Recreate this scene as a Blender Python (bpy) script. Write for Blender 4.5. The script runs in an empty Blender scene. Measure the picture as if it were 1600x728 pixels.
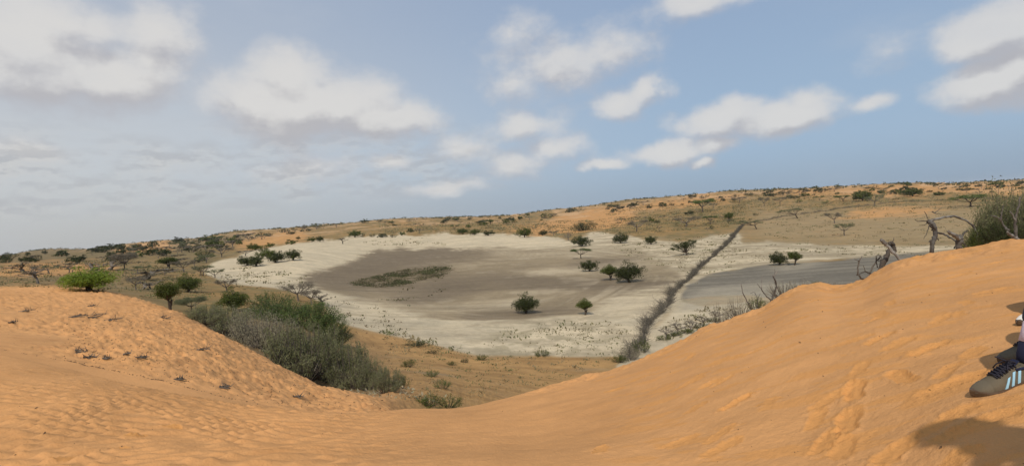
import bpy, bmesh, math, random
import numpy as np
from mathutils import Vector, Matrix
R = math.radians
rng = np.random.default_rng(7)
random.seed(7)
sc = bpy.context.scene
C = sc.collection

# ------------------------------------------------------------ camera
F = 888.0                      # focal length in pixels of the 1600 px wide photograph
ROLL = math.atan(0.075)
PITCH = math.atan(21 * math.cos(ROLL) / F)
cp, sp_, ct, st = math.cos(PITCH), math.sin(PITCH), math.cos(ROLL), math.sin(ROLL)
FWD = np.array([0, cp, -sp_]); U0 = np.array([0, sp_, cp]); H0 = np.array([1., 0, 0])
RT = ct * H0 - st * U0; UP = st * H0 + ct * U0
cam_d = bpy.data.cameras.new('camera'); cam = bpy.data.objects.new('camera', cam_d); C.objects.link(cam)
cam_d.sensor_width = 36; cam_d.lens = 36 * F / 1600; cam_d.clip_start = 0.05; cam_d.clip_end = 60000
cam.matrix_world = Matrix(((RT[0], UP[0], -FWD[0], 0), (RT[1], UP[1], -FWD[1], 0), (RT[2], UP[2], -FWD[2], 0), (0, 0, 0, 1)))
sc.camera = cam
sc.view_settings.view_transform = 'Standard'; sc.view_settings.look = 'None'
sc.view_settings.exposure = 0.0; sc.view_settings.gamma = 1.0
sc.cycles.max_bounces = 5; sc.cycles.diffuse_bounces = 3; sc.cycles.volume_bounces = 0

def ray(px, py):
    return FWD + RT * ((px - 800) / F) - UP * ((py - 364) / F)
def unproj(px, py, Y):
    d = ray(px, py); return d * (Y / d[1])
def project(P):
    x = P @ RT; y = P @ UP; z = P @ FWD
    z = np.where(np.abs(z) < 1e-6, 1e-6, z)
    return 800 + F * x / z, 364 - F * y / z, z
def azel(px, py):
    d = ray(px, py); d = d / np.linalg.norm(d)
    return math.atan2(d[0], d[1]), math.asin(d[2])

# ------------------------------------------------------------ sun and sky
SUN_EL, SHADOW_AZ = R(48), R(12)          # shadows run away from the camera, a little to the right
sun_d = bpy.data.lights.new('sun', 'SUN'); sun = bpy.data.objects.new('sun', sun_d); C.objects.link(sun)
sun_d.energy = 3.3; sun_d.angle = R(0.8); sun_d.color = (1.0, 0.93, 0.83)
sun_dir = Vector((-math.sin(SHADOW_AZ) * math.cos(SUN_EL), -math.cos(SHADOW_AZ) * math.cos(SUN_EL), math.sin(SUN_EL)))
sun.rotation_euler = sun_dir.to_track_quat('Z', 'Y').to_euler()
sun.location = (0, -30, 60)

w = bpy.data.worlds.new('World'); sc.world = w; w.use_nodes = True
nt = w.node_tree; N = nt.nodes; L = nt.links; N.clear()
class G:
    """tiny helper to write node maths"""
    def __init__(s, nt): s.nt = nt; s.N = nt.nodes; s.L = nt.links
    def n(s, t, **k):
        x = s.N.new(t)
        for a, b in k.items(): setattr(x, a, b)
        return x
    def put(s, sock, v):
        if hasattr(v, 'is_output') or hasattr(v, 'links'): s.L.new(v, sock)
        elif v is not None: sock.default_value = v
    def m(s, op, a, b=None, c=None, clamp=False):
        x = s.n('ShaderNodeMath', operation=op); x.use_clamp = clamp
        s.put(x.inputs[0], a)
        if b is not None: s.put(x.inputs[1], b)
        if c is not None: s.put(x.inputs[2], c)
        return x.outputs[0]
    def v(s, op, a, b=None):
        x = s.n('ShaderNodeVectorMath', operation=op); s.put(x.inputs[0], a)
        if b is not None: s.put(x.inputs[1], b)
        return x.outputs['Value'] if op in ('LENGTH', 'DOT_PRODUCT', 'DISTANCE') else x.outputs[0]
    def noise(s, vec, scale, detail=4, rough=.5, dist=0, color=False):
        x = s.n('ShaderNodeTexNoise'); s.put(x.inputs['Vector'], vec)
        x.inputs['Scale'].default_value = scale; x.inputs['Detail'].default_value = detail
        x.inputs['Roughness'].default_value = rough; x.inputs['Distortion'].default_value = dist
        return x.outputs['Color' if color else 'Fac']
    def ss(s, v, a, b, to0=0., to1=1.):
        x = s.n('ShaderNodeMapRange', interpolation_type='SMOOTHSTEP'); s.put(x.inputs['Value'], v)
        x.inputs['From Min'].default_value = a; x.inputs['From Max'].default_value = b
        x.inputs['To Min'].default_value = to0; x.inputs['To Max'].default_value = to1
        return x.outputs[0]
    def mix(s, f, a, b, t='RGBA', blend='MIX'):
        x = s.n('ShaderNodeMix', data_type=t); 
        if t == 'RGBA': x.blend_type = blend
        i = {'RGBA': (0, 6, 7, 2), 'FLOAT': (0, 2, 3, 0)}[t]
        s.put(x.inputs[i[0]], f); s.put(x.inputs[i[1]], a); s.put(x.inputs[i[2]], b)
        return x.outputs[i[3]]
    def xyz(s, x=0., y=0., z=0.):
        c = s.n('ShaderNodeCombineXYZ'); s.put(c.inputs[0], x); s.put(c.inputs[1], y); s.put(c.inputs[2], z); return c.outputs[0]
g = G(nt)
tc = g.n('ShaderNodeTexCoord'); sep = g.n('ShaderNodeSeparateXYZ'); L.new(tc.outputs['Generated'], sep.inputs[0])
az = g.m('ARCTAN2', sep.outputs[0], sep.outputs[1]); el = g.m('ARCSINE', sep.outputs[2])
P0 = g.xyz(az, el, 0.)
sky = g.n('ShaderNodeTexSky', sky_type='NISHITA'); sky.sun_disc = False
sky.sun_elevation = SUN_EL; sky.sun_rotation = math.atan2(sun_dir.x, sun_dir.y)
sky.air_density = 1.0; sky.dust_density = 2.0; sky.ozone_density = 1.6; sky.altitude = 0
STR = 0.1
skyc = g.v('MULTIPLY', sky.outputs[0], (1.25, 1.22, 1.22))
# dusty air: greyer and paler low down, more so on the left
elc = g.m('ABSOLUTE', el)
def lin(r, g_, b): return tuple(((c / 255 + .055) / 1.055) ** 2.4 if c > 10 else c / 255 / 12.92 for c in (r, g_, b))
def em(r, g_, b): a = lin(r, g_, b); return (a[0] / STR, a[1] / STR, a[2] / STR, 1)
topc = em(147, 168, 197); topL = em(172, 183, 199); horR = em(147, 168, 190); horL = em(190, 191, 190)
azf = g.ss(az, -0.75, 0.42)
midL = em(199, 203, 207); midR = em(156, 180, 205)
def ramp3(a, b, c_, e0, e1, e2):
    x = g.mix(g.ss(elc, e0, e1), a, b); return g.mix(g.ss(elc, e1, e2), x, c_)
hazeL = ramp3(horL, midL, topL, 0.0, 0.13, 0.42)
hazeR = ramp3(horR, midR, topc, 0.0, 0.10, 0.42)
hz = g.mix(azf, hazeL, hazeR)
skyc = g.mix(0.9, skyc, hz)
# clouds: soft cumulus, each where it stands in the sky (azimuth, elevation)
blobs = []
def cl(px, py, rx, ry, dens=1.0):
    a, e = azel(px, py); a2, _ = azel(px + rx, py); _, e2 = azel(px, py - ry)
    blobs.append((a, e, abs(a2 - a), abs(e2 - e), dens))
for c in [(45,75,95,75,.9),(150,120,100,42,.95),(95,35,90,35,.8),(250,45,60,48,.75),(60,120,80,38,1.0),(230,85,50,40,.6),
          (450,118,62,38,.9),(470,165,110,46,1.05),(600,190,68,26,.95),(400,160,52,36,.9),(545,165,70,40,.95),
          (800,48,42,25,.48),(880,90,95,38,.54),(950,82,46,34,.50),(805,130,42,28,.50),(870,115,60,24,.52),
          (975,158,44,23,.85),(1010,140,24,20,.8),(818,197,50,22,.62),
          (1125,190,62,24,.93),(1220,188,66,24,.93),(1255,160,34,24,.62),
          (1045,238,62,14,.85),(1100,252,22,7,.8),(1120,228,40,12,.7),
          (1555,45,90,36,.98),(1550,122,90,30,.98),(1595,100,60,40,.9),(1520,70,52,24,.8),(1390,75,48,28,.42),(1355,165,36,10,.55),
          (940,260,30,8,.68),(728,236,50,20,.58),(868,236,44,19,.62),(805,258,56,17,.58),(612,252,30,9,.55),(700,292,60,10,.6),
          (1080,6,75,22,.66),(40,238,60,16,.55),(480,262,60,16,.55)]: cl(*c)
def cloud_group():
    t = bpy.data.node_groups.new('cumulus field', 'ShaderNodeTree'); q = G(t)
    t.interface.new_socket('P', in_out='INPUT', socket_type='NodeSocketVector')
    t.interface.new_socket('D', in_out='OUTPUT', socket_type='NodeSocketFloat')
    gi = q.n('NodeGroupInput'); go = q.n('NodeGroupOutput')
    P = gi.outputs[0]
    w1 = q.v('SUBTRACT', q.noise(P, 9, 5, .58, color=True), (.5, .5, .5))
    Pw = q.v('ADD', P, q.v('MULTIPLY', w1, (.085, .055, 0)))
    acc = None
    for a, e, rx, ry, d in blobs:
        l = q.v('LENGTH', q.v('MULTIPLY', q.v('SUBTRACT', Pw, (a, e, 0)), (1 / (rx * 1.75), 1 / (ry * 1.8), 0)))
        vv = q.m('MULTIPLY', q.m('SUBTRACT', 1.0, l), d)
        acc = vv if acc is None else q.m('SMOOTH_MAX', acc, vv, 0.30)
    fb = q.noise(q.v('MULTIPLY', P, (1, 1.4, 1)), 12, 10, .60)
    fine = q.m('MULTIPLY', q.m('SUBTRACT', fb, .5), .75)
    L_ = q.m('ADD', acc, fine)
    q.L.new(L_, go.inputs[0]); return t
cg = cloud_group()
def cloud(P):
    x = g.n('ShaderNodeGroup'); x.node_tree = cg; g.put(x.inputs[0], P); return x.outputs[0]
D = cloud(P0); D2 = cloud(g.v('ADD', P0, (-.006, .032, 0)))
alpha = g.ss(D, 0.03, 0.50)
mot = g.m('MULTIPLY', g.m('SUBTRACT', g.noise(g.v('MULTIPLY', P0, (1, 1.5, 1)), 17, 6, .62), .5), .75)
lit = g.ss(g.m('ADD', g.m('SUBTRACT', D, D2), mot), -0.34, 0.22)
inner = g.ss(D, 0.1, 0.75)
cc = g.mix(lit, em(183, 180, 182), em(222, 219, 215))
cc = g.mix(g.m('MULTIPLY', g.m('SUBTRACT', 1.0, inner), .35), cc, em(176, 184, 200))
skyc = g.mix(g.m('MULTIPLY', alpha, .83), skyc, cc)
# thin low stratus in bands, thickest to the left
st1 = g.noise(g.v('MULTIPLY', P0, (8, 22, 1)), 1.5, 7, .6)
st2 = g.noise(g.v('MULTIPLY', g.v('ADD', P0, (0, .008, 0)), (8, 22, 1)), 1.5, 7, .6)
band = g.m('MULTIPLY', g.ss(elc, 0.035, 0.075), g.ss(elc, 0.20, 0.12))
left = g.ss(az, 0.14, -0.25)
sa = g.m('MULTIPLY', g.m('MULTIPLY', g.ss(st1, .34, .68), band), g.m('MULTIPLY', left, .75))
scol = g.mix(g.ss(g.m('SUBTRACT', st2, st1), -.06, .06), em(178, 180, 184), em(203, 203, 202))
skyc = g.mix(sa, skyc, scol)
# faint high veil everywhere
ve = g.ss(g.noise(g.v('MULTIPLY', P0, (1, 2.2, 1)), 3.2, 6, .55), .5, .8)
skyc = g.mix(g.m('MULTIPLY', ve, .28), skyc, em(190, 196, 206))
bg = g.n('ShaderNodeBackground'); L.new(skyc, bg.inputs[0]); bg.inputs[1].default_value = STR
wo = g.n('ShaderNodeOutputWorld'); L.new(bg.outputs[0], wo.inputs[0])
w.cycles.sampling_method = 'MANUAL'; w.cycles.sample_map_resolution = 512

# ------------------------------------------------------------ numpy noise
_perm = rng.permutation(512)
def vnoise(x, y, seed=0):
    xi = np.floor(x).astype(np.int64); yi = np.floor(y).astype(np.int64)
    xf = x - xi; yf = y - yi
    u = xf * xf * xf * (xf * (xf * 6 - 15) + 10); v = yf * yf * yf * (yf * (yf * 6 - 15) + 10)
    def gr(ix, iy, dx, dy):
        h = _perm[(_perm[(ix + seed * 37) & 511] + iy) & 511]; a = h * (2 * math.pi / 512)
        return np.cos(a) * dx + np.sin(a) * dy
    n00 = gr(xi, yi, xf, yf); n10 = gr(xi + 1, yi, xf - 1, yf)
    n01 = gr(xi, yi + 1, xf, yf - 1); n11 = gr(xi + 1, yi + 1, xf - 1, yf - 1)
    return ((n00 * (1 - u) + n10 * u) * (1 - v) + (n01 * (1 - u) + n11 * u) * v) * 1.5
def fbm(x, y, oct=4, seed=0, gain=.5):
    s = 0; a = 1
    for o in range(oct):
        s = s + a * vnoise(x * 2 ** o, y * 2 ** o, seed + o); a *= gain
    return s
def sstep(x, a, b):
    t = np.clip((x - a) / (b - a), 0, 1); return t * t * (3 - 2 * t)

# ------------------------------------------------------------ terrain
# each contour of the land is a chain of surveyed points: (photo x, photo y, distance in metres); where hidden, (x, height, distance) in HZ
def yh(x): return 403 - .075 * x
K = []
def kn(pts, z=False):
    a = []
    for p in pts:
        if z or len(p) == 4:
            X = (p[0] - 800) / F * p[2]; Q = (X, p[2], p[1])
        else:
            q = unproj(p[0], p[1], p[2]); Q = (q[0], q[1], q[2])
        a.append((math.atan2(Q[0], Q[1]), math.hypot(Q[0], Q[1]), Q[2]))
    a.sort(); K.append(np.array(a))
kn([(0,-1.42,.12),(800,-1.35,.12),(1600,-1.2,.12)], True)
kn([(-150,745,3.6),(200,745,3.3),(600,745,3.1),(800,745,2.95),(1000,745,2.7),(1200,745,2.3),(1400,745,1.95),(1600,745,1.5),(1750,745,1.35)])
kn([(-150,625,6.0),(0,630,5.6),(200,665,4.7),(400,690,4.3),(600,695,4.2),(800,690,4.2),(1000,660,3.9),(1200,600,3.6),(1400,560,3.1),(1600,520,2.9),(1750,500,2.8)])
kn([(-150,532,9.5),(0,556,8.6),(100,577,8),(200,602,7.2),(300,622,6.8),(400,637,6.5),(480,645,6.3),(600,645,6),(700,640,6.2),(760,630,6.5),(850,605,7),(950,578,7.5),(1010,556,7.8),(1060,532,8),(1100,512,8.2),(1180,485,8.5),(1225,458,8.8),(1250,446,9),(1275,442,9),(1300,446,9),(1345,438,8.6),(1370,424,8.3),(1400,408,8),(1500,388,7.5),(1600,374,7),(1750,352,6.7)])
kn([(-150,530,10.6),(0,554,9.9),(100,575,9.4),(200,600,8.8),(300,620.5,8.5),(400,636.5,8.5),(500,648,8.5),(600,652,8.4),(700,-2.9,8.4,1),(850,-3.3,9.0,1),(1060,-3.2,9.8,1),(1300,-2.6,10.6,1),(1450,-2.0,9.9,1),(1600,-1.8,9,1)])
kn([(-150,490,15),(0,512,14),(100,520,14),(200,525,14),(300,552,13.5),(400,595,13),(500,624,13),(600,640,13),(700,-6,13.5,1),(850,-6.3,14.5,1),(1060,-6.4,15,1),(1300,-5.5,15.5,1),(1450,-4.6,15,1),(1600,-4.2,14,1)])
kn([(-150,455,26),(0,470,24),(100,478,24),(200,489,23),(300,508,21.5),(400,553,20),(500,603,18),(600,628,19),(700,-9,21,1),(850,-9.5,21.5,1),(1060,-9.8,22,1),(1300,-9.5,22,1),(1450,-8.6,21,1),(1600,-8,20,1)])
kn([(-150,446,36),(0,452,34),(100,453.5,33),(150,458,32),(200,467,31),(250,481,29),(300,-3.9,28,1),(350,-5.0,27,1),(400,-5.9,26,1),(500,-7.6,25,1),(560,-7.7,26,1),(620,612,29),(660,622,30),(720,636,31),(760,629,35),(850,-13,36,1),(1000,-14.5,38,1),(1300,-15,38,1),(1600,-14,36,1)])
kn([(-150,450,110),(0,440,110),(150,456,95),(300,480,90),(450,487,100),(520,502,98),(600,522,92),(680,540,82),(750,553,77),(900,557,76),(1000,560,74),(1100,-19.5,73,1),(1300,-19.5,70,1),(1600,-19.3,70,1)])
kn([(-150,430,180),(0,425,180),(150,430,180),(300,440,170),(450,440,190),(600,450,180),(750,460,155),(900,450,155),(1000,440,158),(1100,430,162),(1200,430,152),(1300,430,140),(1400,425,138),(1500,415,138),(1600,405,140)])
kn([(-150,418,300),(0,412,300),(150,415,300),(300,418,260),(450,405,260),(600,389,400),(750,388,360),(900,392,300),(1000,385,300),(1100,377,300),(1200,392,210),(1300,396,187),(1400,395,175),(1500,390,170),(1600,385,170)])
kn([(-150,412,500),(0,405,500),(150,402,450),(300,396,420),(450,386,400),(600,373,560),(750,370,480),(900,373,400),(1000,362,400),(1100,357,420),(1200,371,290),(1300,375,250),(1400,372,235),(1500,365,230),(1600,356,230)])
kn([(-150,408,900),(0,401,900),(150,393,900),(300,384,900),(450,371,900),(600,358,900),(750,351,900),(900,345,900),(1000,334,800),(1100,324,750),(1200,334,550),(1300,330,520),(1400,325,500),(1500,320,480),(1600,312,480)])
kn([(-150,407,2300),(0,401.5,2300),(55,393,2300),(150,389,2300),(230,379,2300),(300,374,2300),(370,363,2300),(450,357.5,2300),(550,350,2300),(600,345,2300),(700,341,2300),(800,337,2300),(860,329,2300),(900,325,2300),(1000,313,2300),(1070,308,2300),(1135,302,2200),(1200,299,2100),(1300,294,2000),(1400,288.5,2000),(1500,287,1900),(1600,281.5,1800)])
kn([(-150,412,5200),(800,341,5200),(1600,286,5200)])
kn([(-150,-40,7600),(1600,-40,7600)], True)

def pchip(x, y, xs):
    h = np.diff(x); d = np.diff(y) / h
    m = np.zeros_like(y); m[0] = d[0]; m[-1] = d[-1]
    for i in range(1, len(x) - 1):
        if d[i-1] * d[i] > 0:
            w1 = 2*h[i] + h[i-1]; w2 = h[i] + 2*h[i-1]; m[i] = (w1+w2)/(w1/d[i-1]+w2/d[i])
    i = np.clip(np.searchsorted(x, xs, side='right') - 1, 0, len(x) - 2)
    t = (xs - x[i]) / h[i]
    r = (1+2*t)*(1-t)**2*y[i] + t*(1-t)**2*h[i]*m[i] + t*t*(3-2*t)*y[i+1] + t*t*(t-1)*h[i]*m[i+1]
    return np.where(xs < x[0], y[0], np.where(xs > x[-1], y[-1], r))
A1 = R(47)
azs = np.concatenate([np.linspace(-math.pi, -A1, 90)[:-1], np.linspace(-A1, A1, 860), np.linspace(A1, math.pi, 90)[1:]])
NA = len(azs); NK = len(K)
lr = np.zeros((NK, NA)); kz = np.zeros((NK, NA))
back = sstep(np.abs(azs), R(60), math.pi)
for k, a in enumerate(K):
    lr[k] = pchip(a[:, 0], np.log(a[:, 1]), azs); kz[k] = pchip(a[:, 0], a[:, 2], azs)
    lr[k] = lr[k] * (1 - back) + back * np.mean(np.log(a[:, 1]))
    kz[k] = kz[k] * (1 - back) + back * np.mean(a[:, 2])
SEG = [16, 110, 130, 26, 60, 60, 46, 60, 100, 60, 50, 70, 50, 14, 8]
rows = [np.linspace(k, k + 1, n, endpoint=False) for k, n in enumerate(SEG)]
T = np.append(np.concatenate(rows), NK - 1.0); NR = len(T)
ki = np.clip(T.astype(int), 0, NK - 2); tf = (T - ki)[:, None]
LR = lr[ki] * (1 - tf) + lr[ki + 1] * tf
# heights: monotone cubic in log distance along every column
h = np.diff(lr, axis=0); d = np.diff(kz, axis=0) / h
M = np.zeros_like(kz); M[0] = d[0]; M[-1] = d[-1]
w1 = 2 * h[1:] + h[:-1]; w2 = h[1:] + 2 * h[:-1]
with np.errstate(divide='ignore', invalid='ignore'):
    M[1:-1] = np.where(d[:-1] * d[1:] > 0, (w1 + w2) / (w1 / d[:-1] + w2 / d[1:]), 0)
hh = h[ki]
Z = (1+2*tf)*(1-tf)**2*kz[ki] + tf*(1-tf)**2*hh*M[ki] + tf*tf*(3-2*tf)*kz[ki+1] + tf*tf*(tf-1)*hh*M[ki+1]
RR = np.exp(LR)
X = RR * np.sin(azs)[None]; Y = RR * np.cos(azs)[None]
TT = np.repeat(T[:, None], NA, 1)
PX, PY, PZ = project(np.stack([X, Y, Z], -1))
front = (np.abs(azs)[None] < R(75)) & (PZ > 0)
PXc = np.where(front, PX, 800.); PYc = np.where(front, PY, 900.)

def raster(polys, blur=4):
    """soft map (800x364 cells over the view) of land patches"""
    m = np.zeros((400, 900)); yy, xx = np.mgrid[0:400, 0:900]; xx = xx * 2.0 - 100; yy = yy * 2.0 
    for P in polys:
        ins = np.zeros(m.shape, bool); n = len(P)
        for i in range(n):
            x0, y0 = P[i]; x1, y1 = P[(i + 1) % n]
            if y0 == y1: continue
            c = ((y0 > yy) != (y1 > yy)) & (xx < (x1 - x0) * (yy - y0) / (y1 - y0) + x0)
            ins ^= c
        m[ins] = 1
    for _ in range(3):
        for ax, b in ((1, blur), (0, max(1, blur // 3))):
            k = np.ones(2 * b + 1) / (2 * b + 1)
            m = np.apply_along_axis(lambda v: np.convolve(np.pad(v, b, 'edge'), k, 'valid'), ax, m)
    return m
def samp(m, px, py):
    x = np.clip((px + 100) / 2, 0, 898.9); y = np.clip(py / 2, 0, 398.9)
    xi = x.astype(int); yi = y.astype(int); fx = x - xi; fy = y - yi
    return (m[yi, xi]*(1-fx)+m[yi, xi+1]*fx)*(1-fy) + (m[yi+1, xi]*(1-fx)+m[yi+1, xi+1]*fx)*fy
mWhite = raster([[(318,425),(330,412),(370,402),(385,392),(440,384),(500,377),(545,370),(640,367),(760,365),(850,368),(900,380),(930,362),(1010,374),(1060,380),(1160,362),(1152,395),(1120,420),(1060,470),(1020,510),(1000,558),(740,554),(650,532),(560,512),(520,502),(505,470),(440,452),(350,442)],
                 [(1045,455),(1090,425),(1130,385),(1200,377),(1300,384),(1400,384),(1560,385),(1560,402),(1345,402),(1250,407),(1170,418),(1110,427),(1090,440)],
                 [(960,575),(1040,500),(1065,470),(1100,480),(1180,470),(1200,500),(1100,520),(1000,590)]], 3)
mLake = raster([[(466,438),(486,426),(520,420),(548,411),(566,401),(590,392),(640,388.5),(760,388.5),(860,389.5),(900,388),(940,389),(985,386),(1010,394),(1030,408),(1050,420),(1062,434),(1040,446),(985,452),(960,460),(950,474),(930,486),(880,494),(820,500),(740,501),(690,498),(640,488),(600,476),(540,462),(500,450)]], 3)
mLakeS = raster([[(466,438),(486,426),(520,420),(548,411),(566,401),(590,392),(640,388.5),(760,388.5),(860,389.5),(900,388),(940,389),(985,386),(1010,394),(1030,408),(1050,420),(1062,434),(1040,446),(985,452),(960,460),(950,474),(930,486),(880,494),(820,500),(740,501),(690,498),(640,488),(600,476),(540,462),(500,450)]], 7)
mPale = raster([[(740,392),(880,391),(960,374),(1060,370),(1040,384),(960,396),(880,404),(780,403)],[(760,425),(860,419),(960,411),(1040,396),(1120,386),(1060,412),(960,424),(860,430)],[(540,462),(640,476),(700,478),(740,471),(830,466),(845,475),(720,487),(640,500),(560,482)],[(920,474),(1020,452),(1062,445),(1030,480),(980,502),(930,500)]], 6)
mDk = raster([[(470,436),(520,421),(560,407),(592,393),(640,389),(740,389),(790,395),(740,407),(690,411),(700,420),(700,437),(640,456),(600,460),(540,458),(500,448)],[(620,458),(700,441),(800,431),(900,438),(1000,436),(1078,427),(1060,444),(980,452),(880,451),(780,450),(720,462),(650,478),(600,474)],[(880,413),(930,402),(1030,403),(1015,414),(940,424),(890,424)],[(700,491),(800,486),(880,479),(935,483),(860,497),(740,502)]], 6)
mSw = raster([[(900,372),(1120,372),(1080,440),(1040,480),(980,505),(900,505)]], 10)
mArc = raster([[(440,436),(520,405),(600,390),(760,386),(900,386),(1000,390),(1060,420),(1050,445),(980,470),(940,500),(820,530),(700,520),(600,495),(500,462)]], 26)
mLakeDark = raster([[(468,436),(490,424),(520,420),(560,406),(585,393),(640,390),(740,390),(720,400),(660,412),(600,430),(560,446),(520,448)],[(690,430),(780,424),(860,436),(960,436),(1030,432),(1010,446),(960,456),(860,452),(760,446),(660,470),(640,462)]], 8)
mPan = raster([[(1075,445),(1110,428),(1180,417),(1250,411),(1300,409),(1350,401),(1420,396),(1470,394),(1520,400),(1450,440),(1300,470),(1230,470),(1180,462),(1120,460),(1060,470)]], 3)
mPanPale = raster([[(1060,470),(1100,450),(1200,440),(1260,445),(1240,470),(1120,480),(1070,490)],[(1190,420),(1260,405),(1290,412),(1230,424)]], 5)
mMarsh = raster([[(548,441),(585,432),(620,424),(655,418),(700,417),(706,424),(690,432),(660,438),(630,447),(585,449),(555,446)]], 2)
mOrange = raster([[(0,414),(60,411),(120,409),(185,412),(190,420),(110,430),(0,436)],[(165,393),(200,381),(270,376),(288,382),(270,392),(190,397)],
                  [(352,388),(395,368),(450,361),(482,364),(465,378),(385,388)],[(605,346),(640,344),(660,350),(610,352)],[(735,341),(820,334),(830,338),(740,345)],
                  [(770,366),(850,345),(900,333),(940,324),(985,323),(1000,335),(985,352),(900,364)],
                  [(1300,338),(1350,326),(1440,324),(1500,326),(1440,336),(1340,340)],[(1000,318),(1100,306),(1160,302),(1160,310),(1010,330)],
                  [(1160,299),(1300,294),(1400,289),(1520,287),(1600,282),(1600,300),(1500,302),(1400,306),(1240,306)],[(100,445),(0,448),(0,460),(300,520),(260,480)]], 6)
mDarkFar = raster([[(0,404),(120,393),(300,378),(400,364),(380,380),(290,396),(100,408),(0,412)],[(280,400),(400,390),(330,412),(250,420)]], 8)
mFieldTan = raster([[(560,512),(650,530),(740,553),(960,557),(985,560),(900,600),(760,640),(640,635),(560,600),(540,530)]], 4)
mTan = raster([[(1180,330),(1600,322),(1600,384),(1400,382),(1300,382),(1200,374),(1150,374)]], 10)
mSpeckle = raster([[(950,385),(1060,372),(1160,370),(1100,425),(1060,450),(1000,430)],[(1090,440),(1130,388),(1250,376),(1500,380),(1500,400),(1250,400),(1160,412)]], 8)
mFoot = raster([[(780,505),(960,500),(1000,540),(990,560),(740,556),(750,530)]], 8)

lake_flat = np.maximum(samp(mLake, PXc, PYc), samp(mPan, PXc, PYc))
TTm = TT
# relief
far = sstep(RR, 60, 700)
amp = .05 + 0.25 * sstep(RR, 40, 150) + 2.2 * sstep(RR, 250, 1100) + 3.0 * sstep(RR, 1200, 2500)
amp = amp * (1 - .9 * lake_flat) * sstep(TT, 6.6, 7.6)
Z = Z + amp * (fbm(X / 38, Y / 38, 5, 3) * .7 + fbm(X / 160, Y / 160, 3, 9) * .6)
# left dune: broad swells, then trampled lumps
dn = sstep(TT, 4.0, 4.6) * (1 - sstep(TT, 7.2, 8))
Z = Z + dn * (.10 * fbm(X / 4.5, Y / 4.5, 3, 21))
lump = fbm(X / .42, Y / .34, 3, 31, .68)
trod = dn * sstep(fbm(X / 5 + 3, Y / 5, 2, 40) + (PXc - 60) / 260 - (PYc < 480) * .25, -.9, .2)
Z = Z + trod * .062 * lump - trod * .04 * sstep(fbm(X / .3, Y / .3, 2, 33), .15, .5)
# near dune: wind ripples on the left, soft wrinkles elsewhere
nearm = 1 - sstep(TT, 3.05, 3.4)
rip_m = nearm * sstep(PXc, 780, 380) * (0.35 + .65 * sstep(PYc, 560, 640)) * sstep(RR, 1, 2)
wx = fbm(X / 1.6, Y / 1.6, 3, 50) * .16
cr = X * .86 + Y * .5
ph1 = (X * .90 - Y * .44 + wx) / .20 * 2 * math.pi
big = np.power(.5 + .5 * np.sin(ph1 + 1.1 * fbm(X / .8, Y / .8, 2, 55)), 1.6)
wy = fbm(X / .7, Y / .5, 3, 57) * .05
ph2 = (Y * .95 - X * .25 + wy + wx * .2) / .125 * 2 * math.pi
small = np.sin(ph2 + 1.8 * fbm(X / .25, Y / .2, 2, 58)) 
Z = Z + rip_m * (.027 * big * sstep(fbm(X / 1.1, Y / 1.1, 2, 59), -.7, .2) + .0135 * small * (.35 + .65 * big))
Z = Z + nearm * (1 - rip_m) * (.012 * fbm(X / .9, Y / .5, 3, 61) + .0022 * fbm(X / .07, Y / .07, 2, 62))
# the broken, trampled lip of the dune on the right
lip = np.exp(-((TT - 2.93) / .10) ** 2) * sstep(PXc, 780, 900)
Z = Z + lip * (.050 * fbm(X / .35, Y / .35, 3, 70) + .022 * fbm(X / .1, Y / .1, 2, 71)) - lip * .01
def at_near(px, py):
    """world point on the smooth near dune under a photo pixel"""
    P = unproj(px, py, 1.0)
    lo = None
    for Yd in np.geomspace(1.0, 12, 300):
        q = P * Yd
        a = math.atan2(q[0], q[1]); i = int(np.clip(np.searchsorted(azs, a), 1, NA - 1))
        z = np.interp(math.hypot(q[0], q[1]), RR[:, i], Z[:, i])
        if q[2] <= z: return q[0], q[1], z
    return q[0], q[1], z
# footprints: (x, y, length m, width m, heading in the picture's ground plane, depth)
prints = [(1150,628,.30,.10,35,.03),(1110,600,.2,.10,20,.018),(1335,612,.31,.11,62,.030),(1408,590,.28,.11,80,.022),(1325,660,.30,.11,60,.026),(1290,690,.26,.1,50,.02),
          (1375,528,.30,.10,30,.03),(1450,545,.28,.11,20,.028),(1490,600,.30,.13,5,.022),(1470,500,.25,.1,40,.016),(1370,497,.28,.1,30,.024),(1270,470,.28,.1,20,.02),
          (1190,545,.3,.1,15,.012),(1075,600,.3,.1,15,.010),(1000,590,.26,.1,20,.014),(1120,565,.24,.1,10,.010),(1530,660,.29,.11,-8,.02),(1480,655,.25,.1,10,.012),
          (1245,500,.28,.1,20,.014),(1330,470,.25,.1,25,.012),(1420,450,.28,.1,10,.016),(1500,430,.28,.1,20,.016),(1550,455,.28,.1,0,.018),(1560,410,.3,.1,10,.02),(1130,700,.26,.1,30,.010),
          (1065,690,.22,.09,20,.010),(960,610,.2,.1,10,.012),(270,668,.14,.06,25,.014),(215,680,.16,.06,35,.018),(185,700,.13,.06,20,.016),(110,716,.2,.07,30,.012),(345,655,.1,.05,30,.010)]
HARD = np.zeros_like(Z)
_r = random.Random(3)
for _ in range(28):
    _x = _r.uniform(930, 1590); _y = _r.uniform(445 + max(0, (1330 - _x) * .36), 725)
    prints.append((_x, _y, _r.uniform(.16, .30), _r.uniform(.08, .12), _r.uniform(-20, 80), _r.uniform(.005, .014)))
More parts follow.
